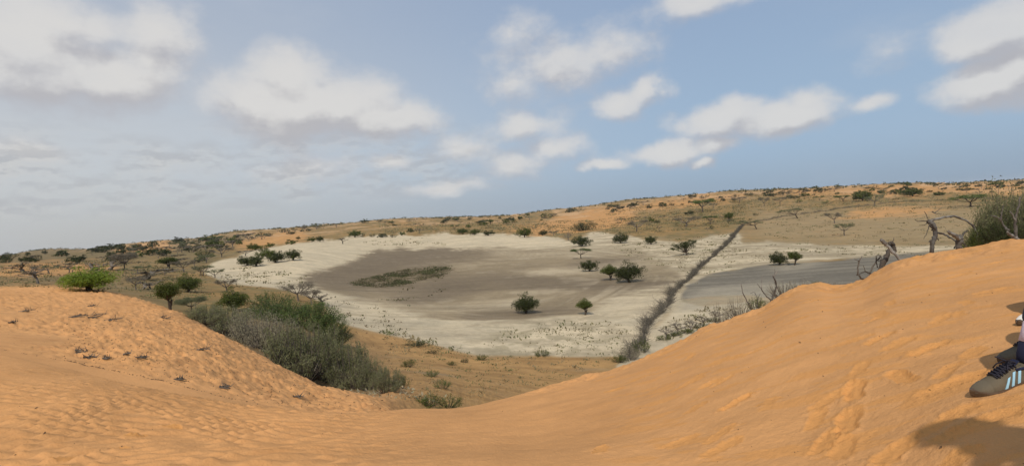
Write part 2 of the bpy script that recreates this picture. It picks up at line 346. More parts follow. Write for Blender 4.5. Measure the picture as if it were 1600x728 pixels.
for (px, py, ln, wd, hd, dp) in prints:
    qx, qy, qz = at_near(px, py)
    m_ = (np.abs(X - qx) < .5) & (np.abs(Y - qy) < .5)
    dx = X[m_] - qx; dy = Y[m_] - qy; a = R(hd)
    u = dx * math.cos(a) + dy * math.sin(a); v = -dx * math.sin(a) + dy * math.cos(a)
    v = v + .012 * np.sin(u * 9)
    uu = u / (ln / 2); ww = wd / 2 * (1 - .22 * np.exp(-((uu + .15) / .35) ** 2))
    r_ = np.sqrt(uu ** 2 * np.abs(uu) ** .6 + (v / ww) ** 2) + .22 * fbm(dx / .05 + px, dy / .05, 2, 5)
    dp *= .5; dz = -dp * (1 - sstep(r_, .55, 1.05)) + dp * .45 * np.exp(-((r_ - 1.15) / .2) ** 2) 
    dz += .0014 * np.sin(u / .016 * 2 * math.pi * .8 + 2 * np.sin(v * 60)) * (1 - sstep(r_, .7, .95)) * (dp > .009)
    dz += .006 * fbm(dx / .03 + py, dy / .03, 2, 8) * np.exp(-((r_ - 1.1) / .3) ** 2)
    Z[m_] += dz; HARD[m_] = np.maximum(HARD[m_], .75 * np.exp(-(np.maximum(r_ - .9, 0) / .25) ** 2))
PX, PY, PZ = project(np.stack([X, Y, Z], -1))
PXc = np.where(front, PX, 800.); PYc = np.where(front, PY, 900.)

# ---- what each place is made of (base colours only)
def mixc(c, f, col):
    f = np.clip(f, 0, 1)[..., None]; return c * (1 - f) + np.array(col) * f
wob = fbm(X / (RR * .03 + .5), Y / (RR * .10 + .5), 4, 80)
wx_ = PXc + wob * 14 * far; wy_ = PYc + (fbm(X / (RR * .03 + .5) + 9, Y / (RR * .08 + .5), 4, 83) * 4.2 + fbm(X / 22, Y / 30, 2, 84) * 3) * far
n1 = fbm(X / 30, Y / 55, 5, 90, .6); n2 = fbm(X / 9, Y / 14, 4, 95, .6); n3 = fbm(X / 3, Y / 4, 3, 97)
col = np.zeros(Z.shape + (3,)) + np.array([.265, .172, .072])
col = mixc(col, sstep(n1 + .4 * n2, -.2, .5) * .75, [.155, .13, .06])
col = mixc(col, sstep(n1 * .5 + n2 - .1, .1, .6) * .5, [.36, .205, .08])
col = mixc(col, sstep(fbm(X / 5, Y / 7, 4, 99, .7), .1, .5) * .45 * sstep(RR, 60, 200), [.13, .115, .055])
col = mixc(col, sstep(PXc, 420, 80) * .55 * sstep(RR, 45, 80), [.175, .13, .07])
col = mixc(col, samp(mTan, wx_, wy_) * .8, [.30, .225, .13])
col = mixc(col, samp(mDarkFar, wx_, wy_) * .6, [.14, .12, .07])
stre = fbm(X / (RR * .12), Y / 5.0, 4, 101, .6)
orange = samp(mOrange, wx_, wy_)
thr = .5 + .22 * n1 + .25 * n2
col = mixc(col, sstep(orange, thr - .35, thr + .3) * .85, [.50, .27, .11])
# thin bright dune streaks near the skyline
ridge = sstep(RR, 700, 1300) * sstep(PXc, 60, 220)
col = mixc(col, ridge * sstep(fbm(X / 90, Y / 160, 4, 110) , .14, .34) * .7, [.52, .335, .19])
fld = samp(mFieldTan, wx_, wy_) * sstep(TT, 6.5, 7.2)
col = mixc(col, fld, [.37, .222, .095])
col = mixc(col, fld * sstep(fbm(X / 14, Y / 1.3 + X * .02, 4, 115, .6), -.1, .5) * .55, [.23, .135, .058])
wht = samp(mWhite, wx_, wy_)
lk = samp(mLake, wx_ , wy_); pan = samp(mPan, wx_, wy_)
col = mixc(col, sstep(wht, .3 + .25 * n2, .75 + .1 * n2) * .95, [.55, .465, .335])
col = mixc(col, wht * sstep(stre + .5 * n2, .05, .7) * .5, [.40, .345, .255])
band = sstep(PXc, 640, 880) * .5
lkc = sstep(samp(mLakeS, wx_, wy_) + .30 * fbm(X / 26, Y / 7, 4, 86, .6) + .16 * fbm(X / 6, Y / 4, 3, 85), .12, .68)
arc = fbm(samp(mArc, PXc, PYc) * 16 + fbm(X / 30, Y / 40, 3, 87) * .5, X / 55, 4, 88, .62)   # old water lines round the bed
arc2 = fbm(samp(mArc, PXc, PYc) * 46 + fbm(X / 14, Y / 20, 2, 89) * .6, X / 30, 3, 91, .6)
west = sstep(PXc, 900, 640)
col = mixc(col, lkc, [.258, .205, .135])
dk = samp(mLakeDark, wx_, wy_)
col = mixc(col, dk * lkc * (.85 + .3 * stre), [.162, .128, .090])
col = mixc(col, lkc * sstep(arc, -.1, .5) * (.12 + .45 * (1 - west)) * sstep(n1 + n2 * .6, -.5, .4) * (1 - .8 * dk * west), [.43, .36, .26])
col = mixc(col, lkc * sstep(-arc, .0, .5) * .35 * sstep(n1, -.5, .3), [.19, .15, .105])
col = mixc(col, lkc * sstep(arc2, .05, .5) * .22 * sstep(n2 + n1, -.3, .4), [.40, .345, .26])
rim = sstep(wht, .3, .7) * (1 - lkc)
lowrim = rim * sstep(PYc, 440, 490)
col = mixc(col, lowrim * sstep(n1 + .5 * n2, -.35, .5) * .55, [.40, .335, .24])
col = mixc(col, lowrim * sstep(fbm(X / 6, Y / 5, 4, 160, .65), .05, .5) * .5, [.29, .24, .165])
col = mixc(col, rim * sstep(fbm(X / 40, Y / 16, 4, 161, .65), .1, .5) * .35, [.40, .35, .26])
col = mixc(col, rim * sstep(-arc2 + .6 * n2, .0, .6) * .30 * sstep(PYc, 395, 470), [.36, .31, .235])
col = mixc(col, rim * sstep(n2 + .6 * n3 + .3, .1, .9) * .30, [.42, .36, .27])
pl_ = samp(mPale, wx_, wy_); dk_ = samp(mDk, wx_, wy_); inb = np.maximum(lkc, samp(mSw, PXc, PYc))
tex = sstep(fbm(X / 40 + Y * .01, (Y + .13 * X) / 4.5, 4, 170, .6), -.6, .5)
col = mixc(col, inb * sstep(dk_, .1, .8) * (.35 + .5 * tex), [.165, .130, .092])
col = mixc(col, inb * sstep(pl_, .15, .9) * (.12 + .45 * tex), [.46, .385, .275])
st3 = fbm(X / 60 + Y * .006, (Y + .13 * X) / 3.4, 4, 120, .6)
# grey streaks swept over the right-hand beach
sw = fbm((X - Y * .2) / 45, (Y + X * .45) / 9, 4, 125, .6) + .15
col = mixc(col, wht * (1 - lk) * sstep(PXc, 860, 980) * (PYc < 470) * sstep(sw, .02, .42) * .75, [.25, .205, .14])
col = mixc(col, sstep(pan + .2 * fbm(X / 9, Y / 7, 3, 127), .3, .68), [.150, .135, .112])
col = mixc(col, sstep(pan, .3, .65) * sstep(st3 + .3 * sw, 0, .7) * .45, [.25, .225, .18])
col = mixc(col, samp(mPanPale, wx_, wy_) * .55, [.37, .33, .26])
col = mixc(col, samp(mMarsh, wx_, wy_) * sstep(n3 + .5 * n2, -.5, .1) * .8, [.11, .085, .045])
sp = samp(mSpeckle, wx_, wy_)
col = mixc(col, sp * sstep(n2 + .7 * n3, -.15, .5) * .6, [.30, .245, .16])
col = mixc(col, samp(mFoot, wx_, wy_) * sstep(n2 + .8 * n3, 0, .5) * .55, [.26, .22, .14])
col = col * np.array([1.02, .985, .90])
# dunes
sandm = 1 - sstep(TT + .10 * n3, 7.0, 7.25)
sandm = np.where(PXc > 1010, 1 - sstep(TT, 3.6, 5.5) * .6 * sstep(TT, 3, 4), sandm)
sandm = np.where(TT > 7.3, 0, sandm)
slope = sstep(PXc, 560, 700) * sstep(TT, 4.5, 6.5) * (PXc < 1500)
sandm = np.where((TT > 4) & (PXc > 560), sandm * (1 - slope), sandm)
sand = np.array([.565, .287, .112]) * (1 + .09 * fbm(X / 1.5, Y / 1.5, 4, 130) + .06 * fbm(X / .25, Y / .2, 3, 131))[..., None]
old = np.array([.59, .30, .118])
sc_ = np.where((sstep(TT, 3.2, 3.6))[..., None] > .5, old * (1 + .10 * fbm(X / 2.2, Y / 2.2, 4, 133))[..., None], sand)
broken = sstep(HARD, .15, .7) + nearm * sstep(PXc, 880, 1050) * sstep(fbm(X / .5, (Y + .4 * X) / .22, 4, 145, .6), .18, .42) * .8
sc_ = mixc(sc_, np.clip(broken, 0, 1) * .75, [.60, .28, .085])
specks = dn * sstep(fbm(X / .35, Y / .5, 3, 150, .7), .30, .6)
sc_ = mixc(sc_, specks * .45, [.40, .19, .075])
sc_ = mixc(sc_, dn * sstep(fbm(X / .5, Y / .7, 3, 151, .7), .25, .6) * .45, [.62, .325, .13])
damp = lip * sstep(fbm(X / .5, Y / .5, 3, 72), 0, .4)
sc_ = mixc(sc_, damp * .5, [.56, .27, .085])
col = col * (1 - sandm[..., None]) + sc_ * sandm[..., None]
litter = dn * sstep(TT, 5, 5.6) * sstep(fbm(X / 1.1, Y / 1.1, 4, 140), .3, .7) * sstep(PXc, 60, 300)
col = mixc(col, litter * .35, [.33, .2, .1])
# sandy flank below the shrubs dims to leaf-strewn soil
soil = sstep(TT, 6.2, 6.9) * (1 - sstep(TT, 7.6, 8)) * sstep(PXc, 260, 330) * (1 - sstep(PXc, 560, 640))
col = mixc(col, soil * .8, [.23, .15, .075])
col = np.clip(col, .01, .9)

def grid_mesh(name, r0, r1, mat):
    n = r1 - r0 + 1; co = np.stack([X, Y, Z], -1)[r0:r1 + 1].reshape(-1, 3)
    i = np.arange(n - 1)[:, None] * NA + np.arange(NA - 1)[None]
    quads = np.stack([i, i + 1, i + NA + 1, i + NA], -1).reshape(-1, 4)
    # close the seam behind the camera
    s = np.arange(n - 1) * NA
    me = bpy.data.meshes.new(name)
    me.vertices.add(len(co)); me.vertices.foreach_set('co', co.astype(np.float32).ravel())
    me.loops.add(len(quads) * 4); me.loops.foreach_set('vertex_index', quads[:, ::-1].ravel().astype(np.int32))
    me.polygons.add(len(quads)); me.polygons.foreach_set('loop_start', np.arange(0, len(quads) * 4, 4, dtype=np.int32))
    me.polygons.foreach_set('use_smooth', np.ones(len(quads), bool))
    me.update()
    at = me.color_attributes.new('soil', 'FLOAT_COLOR', 'POINT')
    c4 = np.ones((len(co), 4), np.float32); c4[:, :3] = col[r0:r1 + 1].reshape(-1, 3); at.data.foreach_set('color', c4.ravel())
    me.materials.append(mat)
    o = bpy.data.objects.new(name, me); C.objects.link(o); o['kind'] = 'structure'; return o

def soil_mat(name, fine):
    m = bpy.data.materials.new(name); m.use_nodes = True; q = G(m.node_tree); b = m.node_tree.nodes['Principled BSDF']
    a = q.n('ShaderNodeAttribute'); a.attribute_name = 'soil'
    geo = q.n('ShaderNodeNewGeometry'); P = geo.outputs['Position']
    b.inputs['Roughness'].default_value = .95; b.inputs['Specular IOR Level'].default_value = .1
    if fine:
        gr = q.noise(P, 260, 2, .7); md = q.noise(P, 18, 4, .6); hv = q.noise(P, 3, 3, .5)
        f = q.m('ADD', q.m('MULTIPLY', gr, .14), q.m('ADD', q.m('MULTIPLY', md, .12), q.m('MULTIPLY', hv, .08)))
        f = q.m('ADD', f, .83)
        cr = q.v('MULTIPLY', a.outputs['Color'], q.xyz(f, f, f))
        bp = q.n('ShaderNodeBump'); bp.inputs['Strength'].default_value = .6; bp.inputs['Distance'].default_value = .02
        q.L.new(q.m('ADD', q.m('MULTIPLY', q.noise(P, 34, 5, .65), 1.0), q.m('MULTIPLY', gr, .12)), bp.inputs['Height'])
    else:
        md = q.noise(P, .55, 6, .7); hv = q.noise(P, 3.5, 4, .7)
        lo_ = q.noise(q.v('MULTIPLY', P, (.35, 1, 1)), .12, 6, .68)
        f = q.m('ADD', q.m('MULTIPLY', md, .62), q.m('ADD', q.m('MULTIPLY', hv, .5), q.m('ADD', q.m('MULTIPLY', lo_, .7), .09)))
        cr = q.v('MULTIPLY', a.outputs['Color'], q.xyz(f, f, f))
        bp = q.n('ShaderNodeBump'); bp.inputs['Strength'].default_value = .5; bp.inputs['Distance'].default_value = .25
        q.L.new(q.noise(P, 1.2, 6, .7), bp.inputs['Height'])
    q.L.new(cr, b.inputs['Base Color']); q.L.new(bp.outputs[0], b.inputs['Normal'])
    return m
RS = int(np.searchsorted(T, 3.5)); RM = int(np.searchsorted(T, 7.1))
M_near = soil_mat('orange dune sand', True); M_far = soil_mat('valley soil', False)
grid_mesh('sand_dune', 0, RS, M_near)
grid_mesh('sand_slope', RS, RM, M_near)
grid_mesh('valley_ground', RM, NR - 1, M_far)

# ---- lookups on the finished land
TX = np.arange(-160, 1761, 4.0)
tY = np.full((NR, len(TX)), 1e4); tp = np.zeros((NR, len(TX), 3))
vis = np.where(np.abs(azs) < R(58))[0]
for j in range(NR):
    px = PX[j, vis]
    tY[j] = np.interp(TX, px, PY[j, vis])
    for c_, A in enumerate((X, Y, Z)): tp[j, :, c_] = np.interp(TX, px, A[j, vis])
tmin = np.minimum.accumulate(tY, 0)
def land(px, py, tmin_k=0.0):
    """first visible point of the land under photo pixel (px, py)"""
    f = (px - TX[0]) / 4; i = int(np.clip(f, 0, len(TX) - 2)); f -= i
    j0 = int(np.searchsorted(T, tmin_k))
    cmn = tY[:, i] * (1 - f) + tY[:, i + 1] * f
    ok = np.where(cmn[j0:] <= py)[0]
    j = (ok[0] + j0) if len(ok) else int(np.searchsorted(T, 13))
    if j > 0 and cmn[j] != cmn[j - 1]:
        t = np.clip((cmn[j - 1] - py) / (cmn[j - 1] - cmn[j]), 0, 1)
    else: t = 1
    P = lambda jj: tp[jj, i] * (1 - f) + tp[jj, i + 1] * f
    return P(j) * t + P(max(j - 1, 0)) * (1 - t)
def zat(x, y):
    a = math.atan2(x, y); f = np.interp(a, azs, np.arange(NA)); i = int(min(f, NA - 2)); f -= i; r = math.hypot(x, y)
    return float(np.interp(r, RR[:, i], Z[:, i]) * (1 - f) + np.interp(r, RR[:, i + 1], Z[:, i + 1]) * f)

# ------------------------------------------------------------ materials for growing and dead things
def plain_mat(name, col, rough=.8, var=.25, scale=1.5, col2=None, spec=.2, transl=0, bump=0, bscale=40):
    m = bpy.data.materials.new(name); m.use_nodes = True; q = G(m.node_tree); b = m.node_tree.nodes['Principled BSDF']
    tcn = q.n('ShaderNodeTexCoord'); P = tcn.outputs['Object']
    oi = q.n('ShaderNodeObjectInfo')
    nz = q.noise(P, scale, 4, .65)
    f = q.m('ADD', q.m('MULTIPLY', q.m('SUBTRACT', nz, .5), var * 2.6), q.m('ADD', q.m('MULTIPLY', q.m('SUBTRACT', oi.outputs['Random'], .5), var), 1.0))
    c = (*col, 1)
    if col2 is not None: c = q.mix(q.ss(q.noise(P, scale * 1.7, 3, .6), .38, .62), (*col, 1), (*col2, 1))
    q.L.new(q.v('MULTIPLY', c if col2 is not None else col, q.xyz(f, f, f)), b.inputs['Base Color'])
    b.inputs['Roughness'].default_value = rough; b.inputs['Specular IOR Level'].default_value = spec
    if bump:
        bp = q.n('ShaderNodeBump'); bp.inputs['Strength'].default_value = bump; bp.inputs['Distance'].default_value = .01
        q.L.new(q.noise(q.v('MULTIPLY', P, (1, 1, .35)), bscale, 4, .7), bp.inputs['Height']); q.L.new(bp.outputs[0], b.inputs['Normal'])
    if transl:
        t = q.n('ShaderNodeBsdfTranslucent'); t.inputs[0].default_value = (*[min(1, k * 1.6) for k in col], 1)
        mx = q.n('ShaderNodeMixShader'); mx.inputs[0].default_value = transl
        out = m.node_tree.nodes['Material Output']
        q.L.new(b.outputs[0], mx.inputs[1]); q.L.new(t.outputs[0], mx.inputs[2]); q.L.new(mx.outputs[0], out.inputs[0])
    return m
M = {}
M['dark'] = plain_mat('dark leathery leaves', (.034, .042, .010), .6, .35, 2.5, (.056, .064, .016), transl=.12)
M['green'] = plain_mat('green leaves', (.062, .080, .013), .65, .3, 2.5, (.090, .106, .020), transl=.2)
M['bright'] = plain_mat('fresh light green leaves', (.13, .18, .02), .65, .25, 2.5, (.185, .235, .03), transl=.25)
M['olive'] = plain_mat('grey olive leaflets', (.105, .115, .055), .8, .3, 2.5, (.14, .145, .075), transl=.15)
M['brown'] = plain_mat('dry brownish twigs and leaflets', (.125, .105, .075), .9, .3, 2.5, (.155, .135, .095))
M['shrubgreen'] = plain_mat('dusty green shrub leaves', (.145, .15, .068), .8, .3, 1.6, (.21, .205, .105), transl=.2)
M['shrubgrey'] = plain_mat('straw grey shrub twigs', (.33, .285, .195), .9, .25, 1.6, (.23, .215, .13), transl=.1)
M['flatgreen'] = plain_mat('feathery acacia leaflets', (.075, .11, .028), .7, .3, 1.6, (.105, .135, .04), transl=.2)
M['bark'] = plain_mat('dark fissured bark', (.075, .058, .042), .9, .3, 6, bump=.4)
M['barkgrey'] = plain_mat('grey acacia bark', (.15, .125, .10), .9, .3, 6, bump=.4)
M['dead'] = plain_mat('weathered grey deadwood', (.125, .115, .10), .85, .35, 5, (.07, .056, .046), bump=.9, bscale=30)
M['deadlight'] = plain_mat('sun bleached deadwood', (.255, .238, .21), .85, .3, 5, (.12, .10, .083), bump=.9, bscale=30)
M['deaddark'] = plain_mat('dark rotten wood', (.075, .062, .05), .9, .35, 6, (.13, .11, .088), bump=.9, bscale=30)
M['brush'] = plain_mat('grey brown brushwood', (.165, .145, .112), .9, .25, 5, (.07, .06, .046))
M['tuft'] = plain_mat('tufts of green and straw stems', (.12, .125, .05), .9, .4, .05, (.19, .155, .085))
M['tuftdark'] = plain_mat('dark low herbs', (.075, .08, .032), .9, .4, .05, (.12, .10, .055))
M['litter'] = plain_mat('dark bits of dry plant litter', (.09, .055, .03), .9, .3, 2)

# ------------------------------------------------------------ mesh building blocks
class MB:
    def __init__(s): s.v = []; s.f = []; s.n = 0
    def add(s, v, f):
        s.v.append(np.asarray(v, float)); s.f.extend([tuple(int(i) + s.n for i in q) for q in f]); s.n += len(v)
    def quads(s, V):
        """V: (n,4,3)"""
        n = len(V); s.v.append(V.reshape(-1, 3)); b = s.n
        s.f.extend([(b + 4 * i, b + 4 * i + 1, b + 4 * i + 2, b + 4 * i + 3) for i in range(n)]); s.n += 4 * n
    def tris(s, V):
        n = len(V); s.v.append(V.reshape(-1, 3)); b = s.n
        s.f.extend([(b + 3 * i, b + 3 * i + 1, b + 3 * i + 2) for i in range(n)]); s.n += 3 * n
    def tube(s, pts, rad, sides=6, cap=True, rough=0, seed=0):
        pts = np.asarray(pts, float); n = len(pts); rg = np.random.default_rng(seed)
        rad = np.broadcast_to(rad, (n,)).astype(float)
        tg = np.gradient(pts, axis=0); tg /= np.linalg.norm(tg, axis=1)[:, None] + 1e-9
        a = np.array([0, 0, 1.]) if abs(tg[0][2]) < .9 else np.array([1., 0, 0])
        u = np.cross(tg[0], a); u /= np.linalg.norm(u); V = []
        for i in range(n):
            u = u - tg[i] * (u @ tg[i]); u /= np.linalg.norm(u) + 1e-9; w_ = np.cross(tg[i], u)
            for k in range(sides):
                t = 2 * math.pi * k / sides
                r = rad[i] * (1 + rough * (rg.random() - .5) * 2)
                V.append(pts[i] + r * (math.cos(t) * u + math.sin(t) * w_))
        fs = [(i * sides + k, i * sides + (k + 1) % sides, (i + 1) * sides + (k + 1) % sides, (i + 1) * sides + k) for i in range(n - 1) for k in range(sides)]
        if cap: fs += [tuple(range(sides))[::-1], tuple((n - 1) * sides + k for k in range(sides))]
        s.add(V, fs)
    def mesh(s, name, mat, smooth=False):
        me = bpy.data.meshes.new(name)
        co = np.concatenate(s.v) if s.v else np.zeros((0, 3))
        me.from_pydata(co.tolist(), [], s.f)
        if smooth: me.polygons.foreach_set('use_smooth', np.ones(len(me.polygons), bool))
        if isinstance(mat, (list, tuple)):
            for m_ in mat: me.materials.append(m_)
        else: me.materials.append(mat)
        me.update(); return me
def obj(name, me, parent=None, **k):
    o = bpy.data.objects.new(name, me); C.objects.link(o)
    if parent is not None: o.parent = parent
    for a, b in k.items(): o[a] = b
    return o
def thing(name, loc, label, cat, group=None, rz=0.):
    o = bpy.data.objects.new(name, None); C.objects.link(o); o.location = loc; o.rotation_euler = (0, 0, rz)
    o.empty_display_size = .3
    o['label'] = label; o['category'] = cat
    if group: o['group'] = group
    return o
def unit(v): return v / (np.linalg.norm(v, axis=-1, keepdims=True) + 1e-9)

def leaves(mb, centers, size, rg, up=0., aspect=2.2, flat=0.):
    """one small pointed leaf card at each centre"""
    n = len(centers); d = unit(rg.normal(size=(n, 3)) + np.array([0, 0, up])); 
    if flat: d[:, 2] *= (1 - flat); d = unit(d)
    e = unit(np.cross(d, rg.normal(size=(n, 3)))); sz = size * rg.uniform(.6, 1.4, (n, 1))
    a = centers - d * sz * .5; b = centers + d * sz * .5; m_ = centers + e * sz / aspect * .5; k = centers - e * sz / aspect * .5
    mb.quads(np.stack([a, m_, b, k], 1))
def bez(p0, p1, bend, n=6, rg=None, wig=0):
    t = np.linspace(0, 1, n)[:, None]; c = (p0 + p1) / 2 + bend
    q = (1 - t) ** 2 * p0 + 2 * t * (1 - t) * c + t * t * p1
    if wig: q[1:-1] += rg.normal(size=(n - 2, 3)) * wig
    return q

# tree of unit height: woody part and crown
def tree_meshes(kind, seed, lod):
    """lod 0 near, 1 middle, 2 far"""
    rg = np.random.default_rng(seed); wood = MB(); crown = MB()
    def V(*a): return np.array(a, float)
    if kind in ('dome', 'two', 'round'):
        trunk_top = .18 if kind != 'round' else .34
        lean = rg.normal(size=2) * .06
        if kind == 'two': lobes = [(V(-.52, 0, .60), V(.44, .42, .34)), (V(.36, .05, .70), V(.52, .46, .30)), (V(0, .2, .62), V(.4, .35, .25))]
        elif kind == 'round': lobes = [(V(0, 0, .68), V(.36, .36, .32)), (V(-.14, .1, .56), V(.28, .28, .2)), (V(.16, -.08, .60), V(.26, .26, .2))]
        else: lobes = [(V(0, 0, .56), V(.46, .44, .40)), (V(-.34, .06, .42), V(.30, .32, .30)), (V(.36, -.04, .38), V(.32, .32, .28)), (V(.08, -.26, .38), V(.34, .28, .30)), (V(-.05, .28, .42), V(.34, .28, .30))]
        base = V(0, 0, 0); fork = V(lean[0], lean[1], trunk_top)
        nstem = 2 if lod < 2 else 1
        for s_ in range(nstem):
            wood.tube(bez(base + V(.03 * s_, 0, -.05), fork + V(.1 * s_, .04 * s_, 0), V(.05 * (1 - 2 * s_), 0, 0), 6, rg, .008), np.linspace(.050, .034, 6) * (1 if lod < 2 else 1.2), 6 if lod < 2 else 4)
        ncl = (64, 40, 13)[lod]; nl = (90, 52, 20)[lod]; sz = (.038, .060, .15)[lod]
        for i in range(ncl):
            c0, rr = lobes[int(rg.integers(len(lobes)))]
            d = unit(rg.normal(size=3)); d[2] = d[2] if d[2] > (-.95 if kind == 'dome' else -.55) else -d[2]
            c = c0 + d * rr * rg.uniform(.62, 1.0)
            lowz = .10 if kind == 'dome' else .2
            if c[2] < lowz: c[2] = lowz + rg.random() * .1
            if lod < 2 or i < 3:
                wood.tube(bez(fork, c, V(0, 0, .08) * rg.uniform(-1, 1), 4), np.linspace(.018, .004, 4), 4, cap=False)
            cr = rg.uniform(.11, .19)
            P = c + unit(rg.normal(size=(nl, 3))) * cr * rg.uniform(.45, 1.0, (nl, 1)) * V(1, 1, .75)
            leaves(crown, P, sz, rg, .3)
        # inner leaves so that the heart of the crown is not hollow
        for c0, rr in lobes:
            n = (420, 170, 26)[lod]
            P = c0 + unit(rg.normal(size=(n, 3))) * rr * rg.uniform(.1, .8, (n, 1)); P = P[P[:, 2] > .09]
            leaves(crown, P, sz * 1.3, rg)
    elif kind in ('umb', 'umbbare', 'umblean', 'umbgreen', 'bright'):
        leanx = {'umblean': .55}.get(kind, rg.normal() * .08); 
        fk = .38 if kind != 'bright' else .30
        fork = V(leanx * .35, rg.normal() * .03, fk)
        wood.tube(bez(V(0, 0, -.06), fork, V(.03, 0, 0), 6, rg, .01), np.linspace(.05, .036, 6), 6 if lod < 2 else 4)
        np_ = (9, 7, 4)[lod] + (5 if kind == 'bright' else 0); W = {'bright': 1.15, 'umblean': .95}.get(kind, .80)
        tips = []
        for i in range(np_):
            a = 2 * math.pi * (i + rg.random() * .7) / np_; r = W * (rg.uniform(.35, .75) if kind != 'bright' else rg.uniform(.12, .75))
            top = V(leanx + math.cos(a) * r, math.sin(a) * r, rg.uniform(.68, .82) - .12 * r if kind != 'bright' else rg.uniform(.48, .84) - .22 * r)
            pth = bez(fork, top, V(math.cos(a) * .08, math.sin(a) * .08, -.07), 5, rg, .012)
            wood.tube(pth, np.linspace(.026, .010, 5), 5 if lod < 2 else 3, cap=False)
            for j in range((8, 5, 3)[lod]):
                b = a + rg.normal() * .65; r2 = rg.uniform(.12, .40) * W
                tip = top + V(math.cos(b) * r2, math.sin(b) * r2, rg.uniform(-.02, .16))
                zl = .98 if kind != 'bright' else .98 - .40 * (np.hypot(tip[0] - leanx, tip[1]) / W) ** 2.2
                tip[2] = min(tip[2], zl)
                wood.tube(bez(pth[3 + (j % 2)], tip, V(0, 0, -.03), 4), np.linspace(.009, .003, 4), 3, cap=False); tips.append(tip)
                if lod == 0 or kind == 'umbbare':
                    for _ in range(5 if lod < 2 else 2):
                        t2 = tip + rg.normal(size=3) * V(.11, .11, .05)
                        wood.tube(bez(pth[4] * .35 + tip * .65, t2, V(0, 0, .01), 3), (.0045, .003, .0018), 3, cap=False)
                        tips.append(t2)
        dens = {'umb': 1.0, 'umbbare': .22, 'umblean': 1.0, 'umbgreen': 1.5, 'bright': 2.0}[kind]
        nl = int((52, 50, 34)[lod] * dens * (1 if kind != 'umbbare' else .8)); sz = (.032, .055, .125)[lod] * (1.25 if kind == 'bright' else 1)
        for tip in tips:
            P = tip + rg.normal(size=(nl, 3)) * V(.085, .085, .030 if kind != 'bright' else .10) + V(0, 0, .01)
            leaves(crown, P, sz, rg, .1, 2.4, .5)
    elif kind == 'bare':
        def grow(p, d, ln, r, dep):
            q = p + d * ln; wood.tube(bez(p, q, rg.normal(size=3) * ln * .10, 4), np.linspace(r, r * .62, 4), 5 if r > .012 else 3, cap=False)
            if dep <= 0:
                return
            for _ in range(int(rg.integers(2, 4)) + (dep > 2)):
                nd = d + rg.normal(size=3) * V(.75, .75, .35) ; nd[2] = abs(nd[2]) * .55 + .06; 
                grow(q, unit(nd), ln * rg.uniform(.6, .85), r * .6, dep - 1)
        grow(V(0, 0, -.04), unit(V(.12, 0, 1)), .26, .045, (5, 4, 3)[lod])
        P = np.concatenate([v for v in wood.v]); P = P[P[:, 2] > .35]
        leaves(crown, P[rg.integers(0, len(P), min(len(P), (420, 200, 60)[lod]))] + rg.normal(size=(min(len(P), (420, 200, 60)[lod]), 3)) * .02, (.022, .035, .07)[lod], rg)
    elif kind in ('shrub', 'grey', 'flatgreen', 'low', 'dry'):
        # multi-stemmed shrub
        fl = {'shrub': (1.0, .0), 'grey': (1.0, .0), 'flatgreen': (1.5, .35), 'low': (1.1, .1), 'dry': (1.2, .1)}[kind]
        ns = (120, 46, 16)[lod] if kind != 'dry' else (80, 40, 14)[lod]
        for i in range(ns):
            a = rg.random() * 2 * math.pi; rr_ = math.sqrt(rg.random())
            b0 = V(math.cos(a), math.sin(a), 0) * .22 * rr_ * fl[0]; b0[2] = -.03
            hgt = math.sqrt(max(.05, 1 - (rr_ * .93) ** 2)) * rg.uniform(.66, 1.05) * (1 + .22 * math.sin(a * 3 + seed) * rr_)
            if kind == 'flatgreen': hgt = min(hgt, .80 + .15 * rg.random())
            tip = V(math.cos(a) * rr_ * .72 * fl[0], math.sin(a) * rr_ * .72 * fl[0], max(.14, hgt))
            pth = bez(b0, tip, V(math.cos(a), math.sin(a), -.4) * .10, 6, rg, .012)
            wood.tube(pth, np.linspace(.013 if lod < 2 else .018, .003, 6), 3, cap=False)
            nl = {'shrub': (96, 36, 14), 'grey': (62, 28, 12), 'flatgreen': (120, 44, 16), 'low': (90, 34, 14), 'dry': (16, 9, 5)}[kind][lod]
            t = rg.uniform(.35, 1.05, nl) ** .8; ii = np.clip(t * 5, 0, 4.99).astype(int); ft = (t * 5 - ii)[:, None]
            P = pth[ii] * (1 - ft) + pth[np.minimum(ii + 1, 5)] * ft
            if kind == 'shrub' and lod < 2:
                kc = P[rg.integers(0, nl, 4)]; P = kc[rg.integers(0, 4, nl)] + rg.normal(size=(nl, 3)) * V(.028, .028, .034)
            P = P + rg.normal(size=(nl, 3)) * (V(.05, .05, .04 if kind != 'flatgreen' else .025) if kind != 'shrub' else V(.02, .02, .02))
            P = P[P[:, 2] > .03]
            leaves(crown, P, (.036, .06, .13)[lod] * (1.25 if kind == 'grey' else 1), rg, 1.6 if kind in ('shrub', 'grey') else .2, 5.0 if kind == 'grey' else (3.4 if kind == 'shrub' else 2.2), .4 if kind == 'flatgreen' else 0)
    return wood, crown
LOOK = {'dome': ('dark', 'bark'), 'two': ('dark', 'bark'), 'round': ('green', 'bark'), 'umb': ('brown', 'barkgrey'), 'umbo': ('olive', 'barkgrey'), 'umbgreen': ('flatgreen', 'bark'), 'umblean': ('olive', 'bark'),
        'umbbare': ('brown', 'barkgrey'), 'bare': ('brown', 'barkgrey'), 'bright': ('bright', 'bark'), 'shrub': ('shrubgreen', 'barkgrey'), 'grey': ('shrubgrey', 'barkgrey'),
        'flatgreen': ('flatgreen', 'bark'), 'low': ('green', 'bark'), 'darklow': ('dark', 'bark'), 'dry': ('shrubgrey', 'barkgrey'), 'domegreen': ('green', 'bark'), 'brightdome': ('bright', 'bark'), 'leafy': ('shrubgreen', 'barkgrey')}
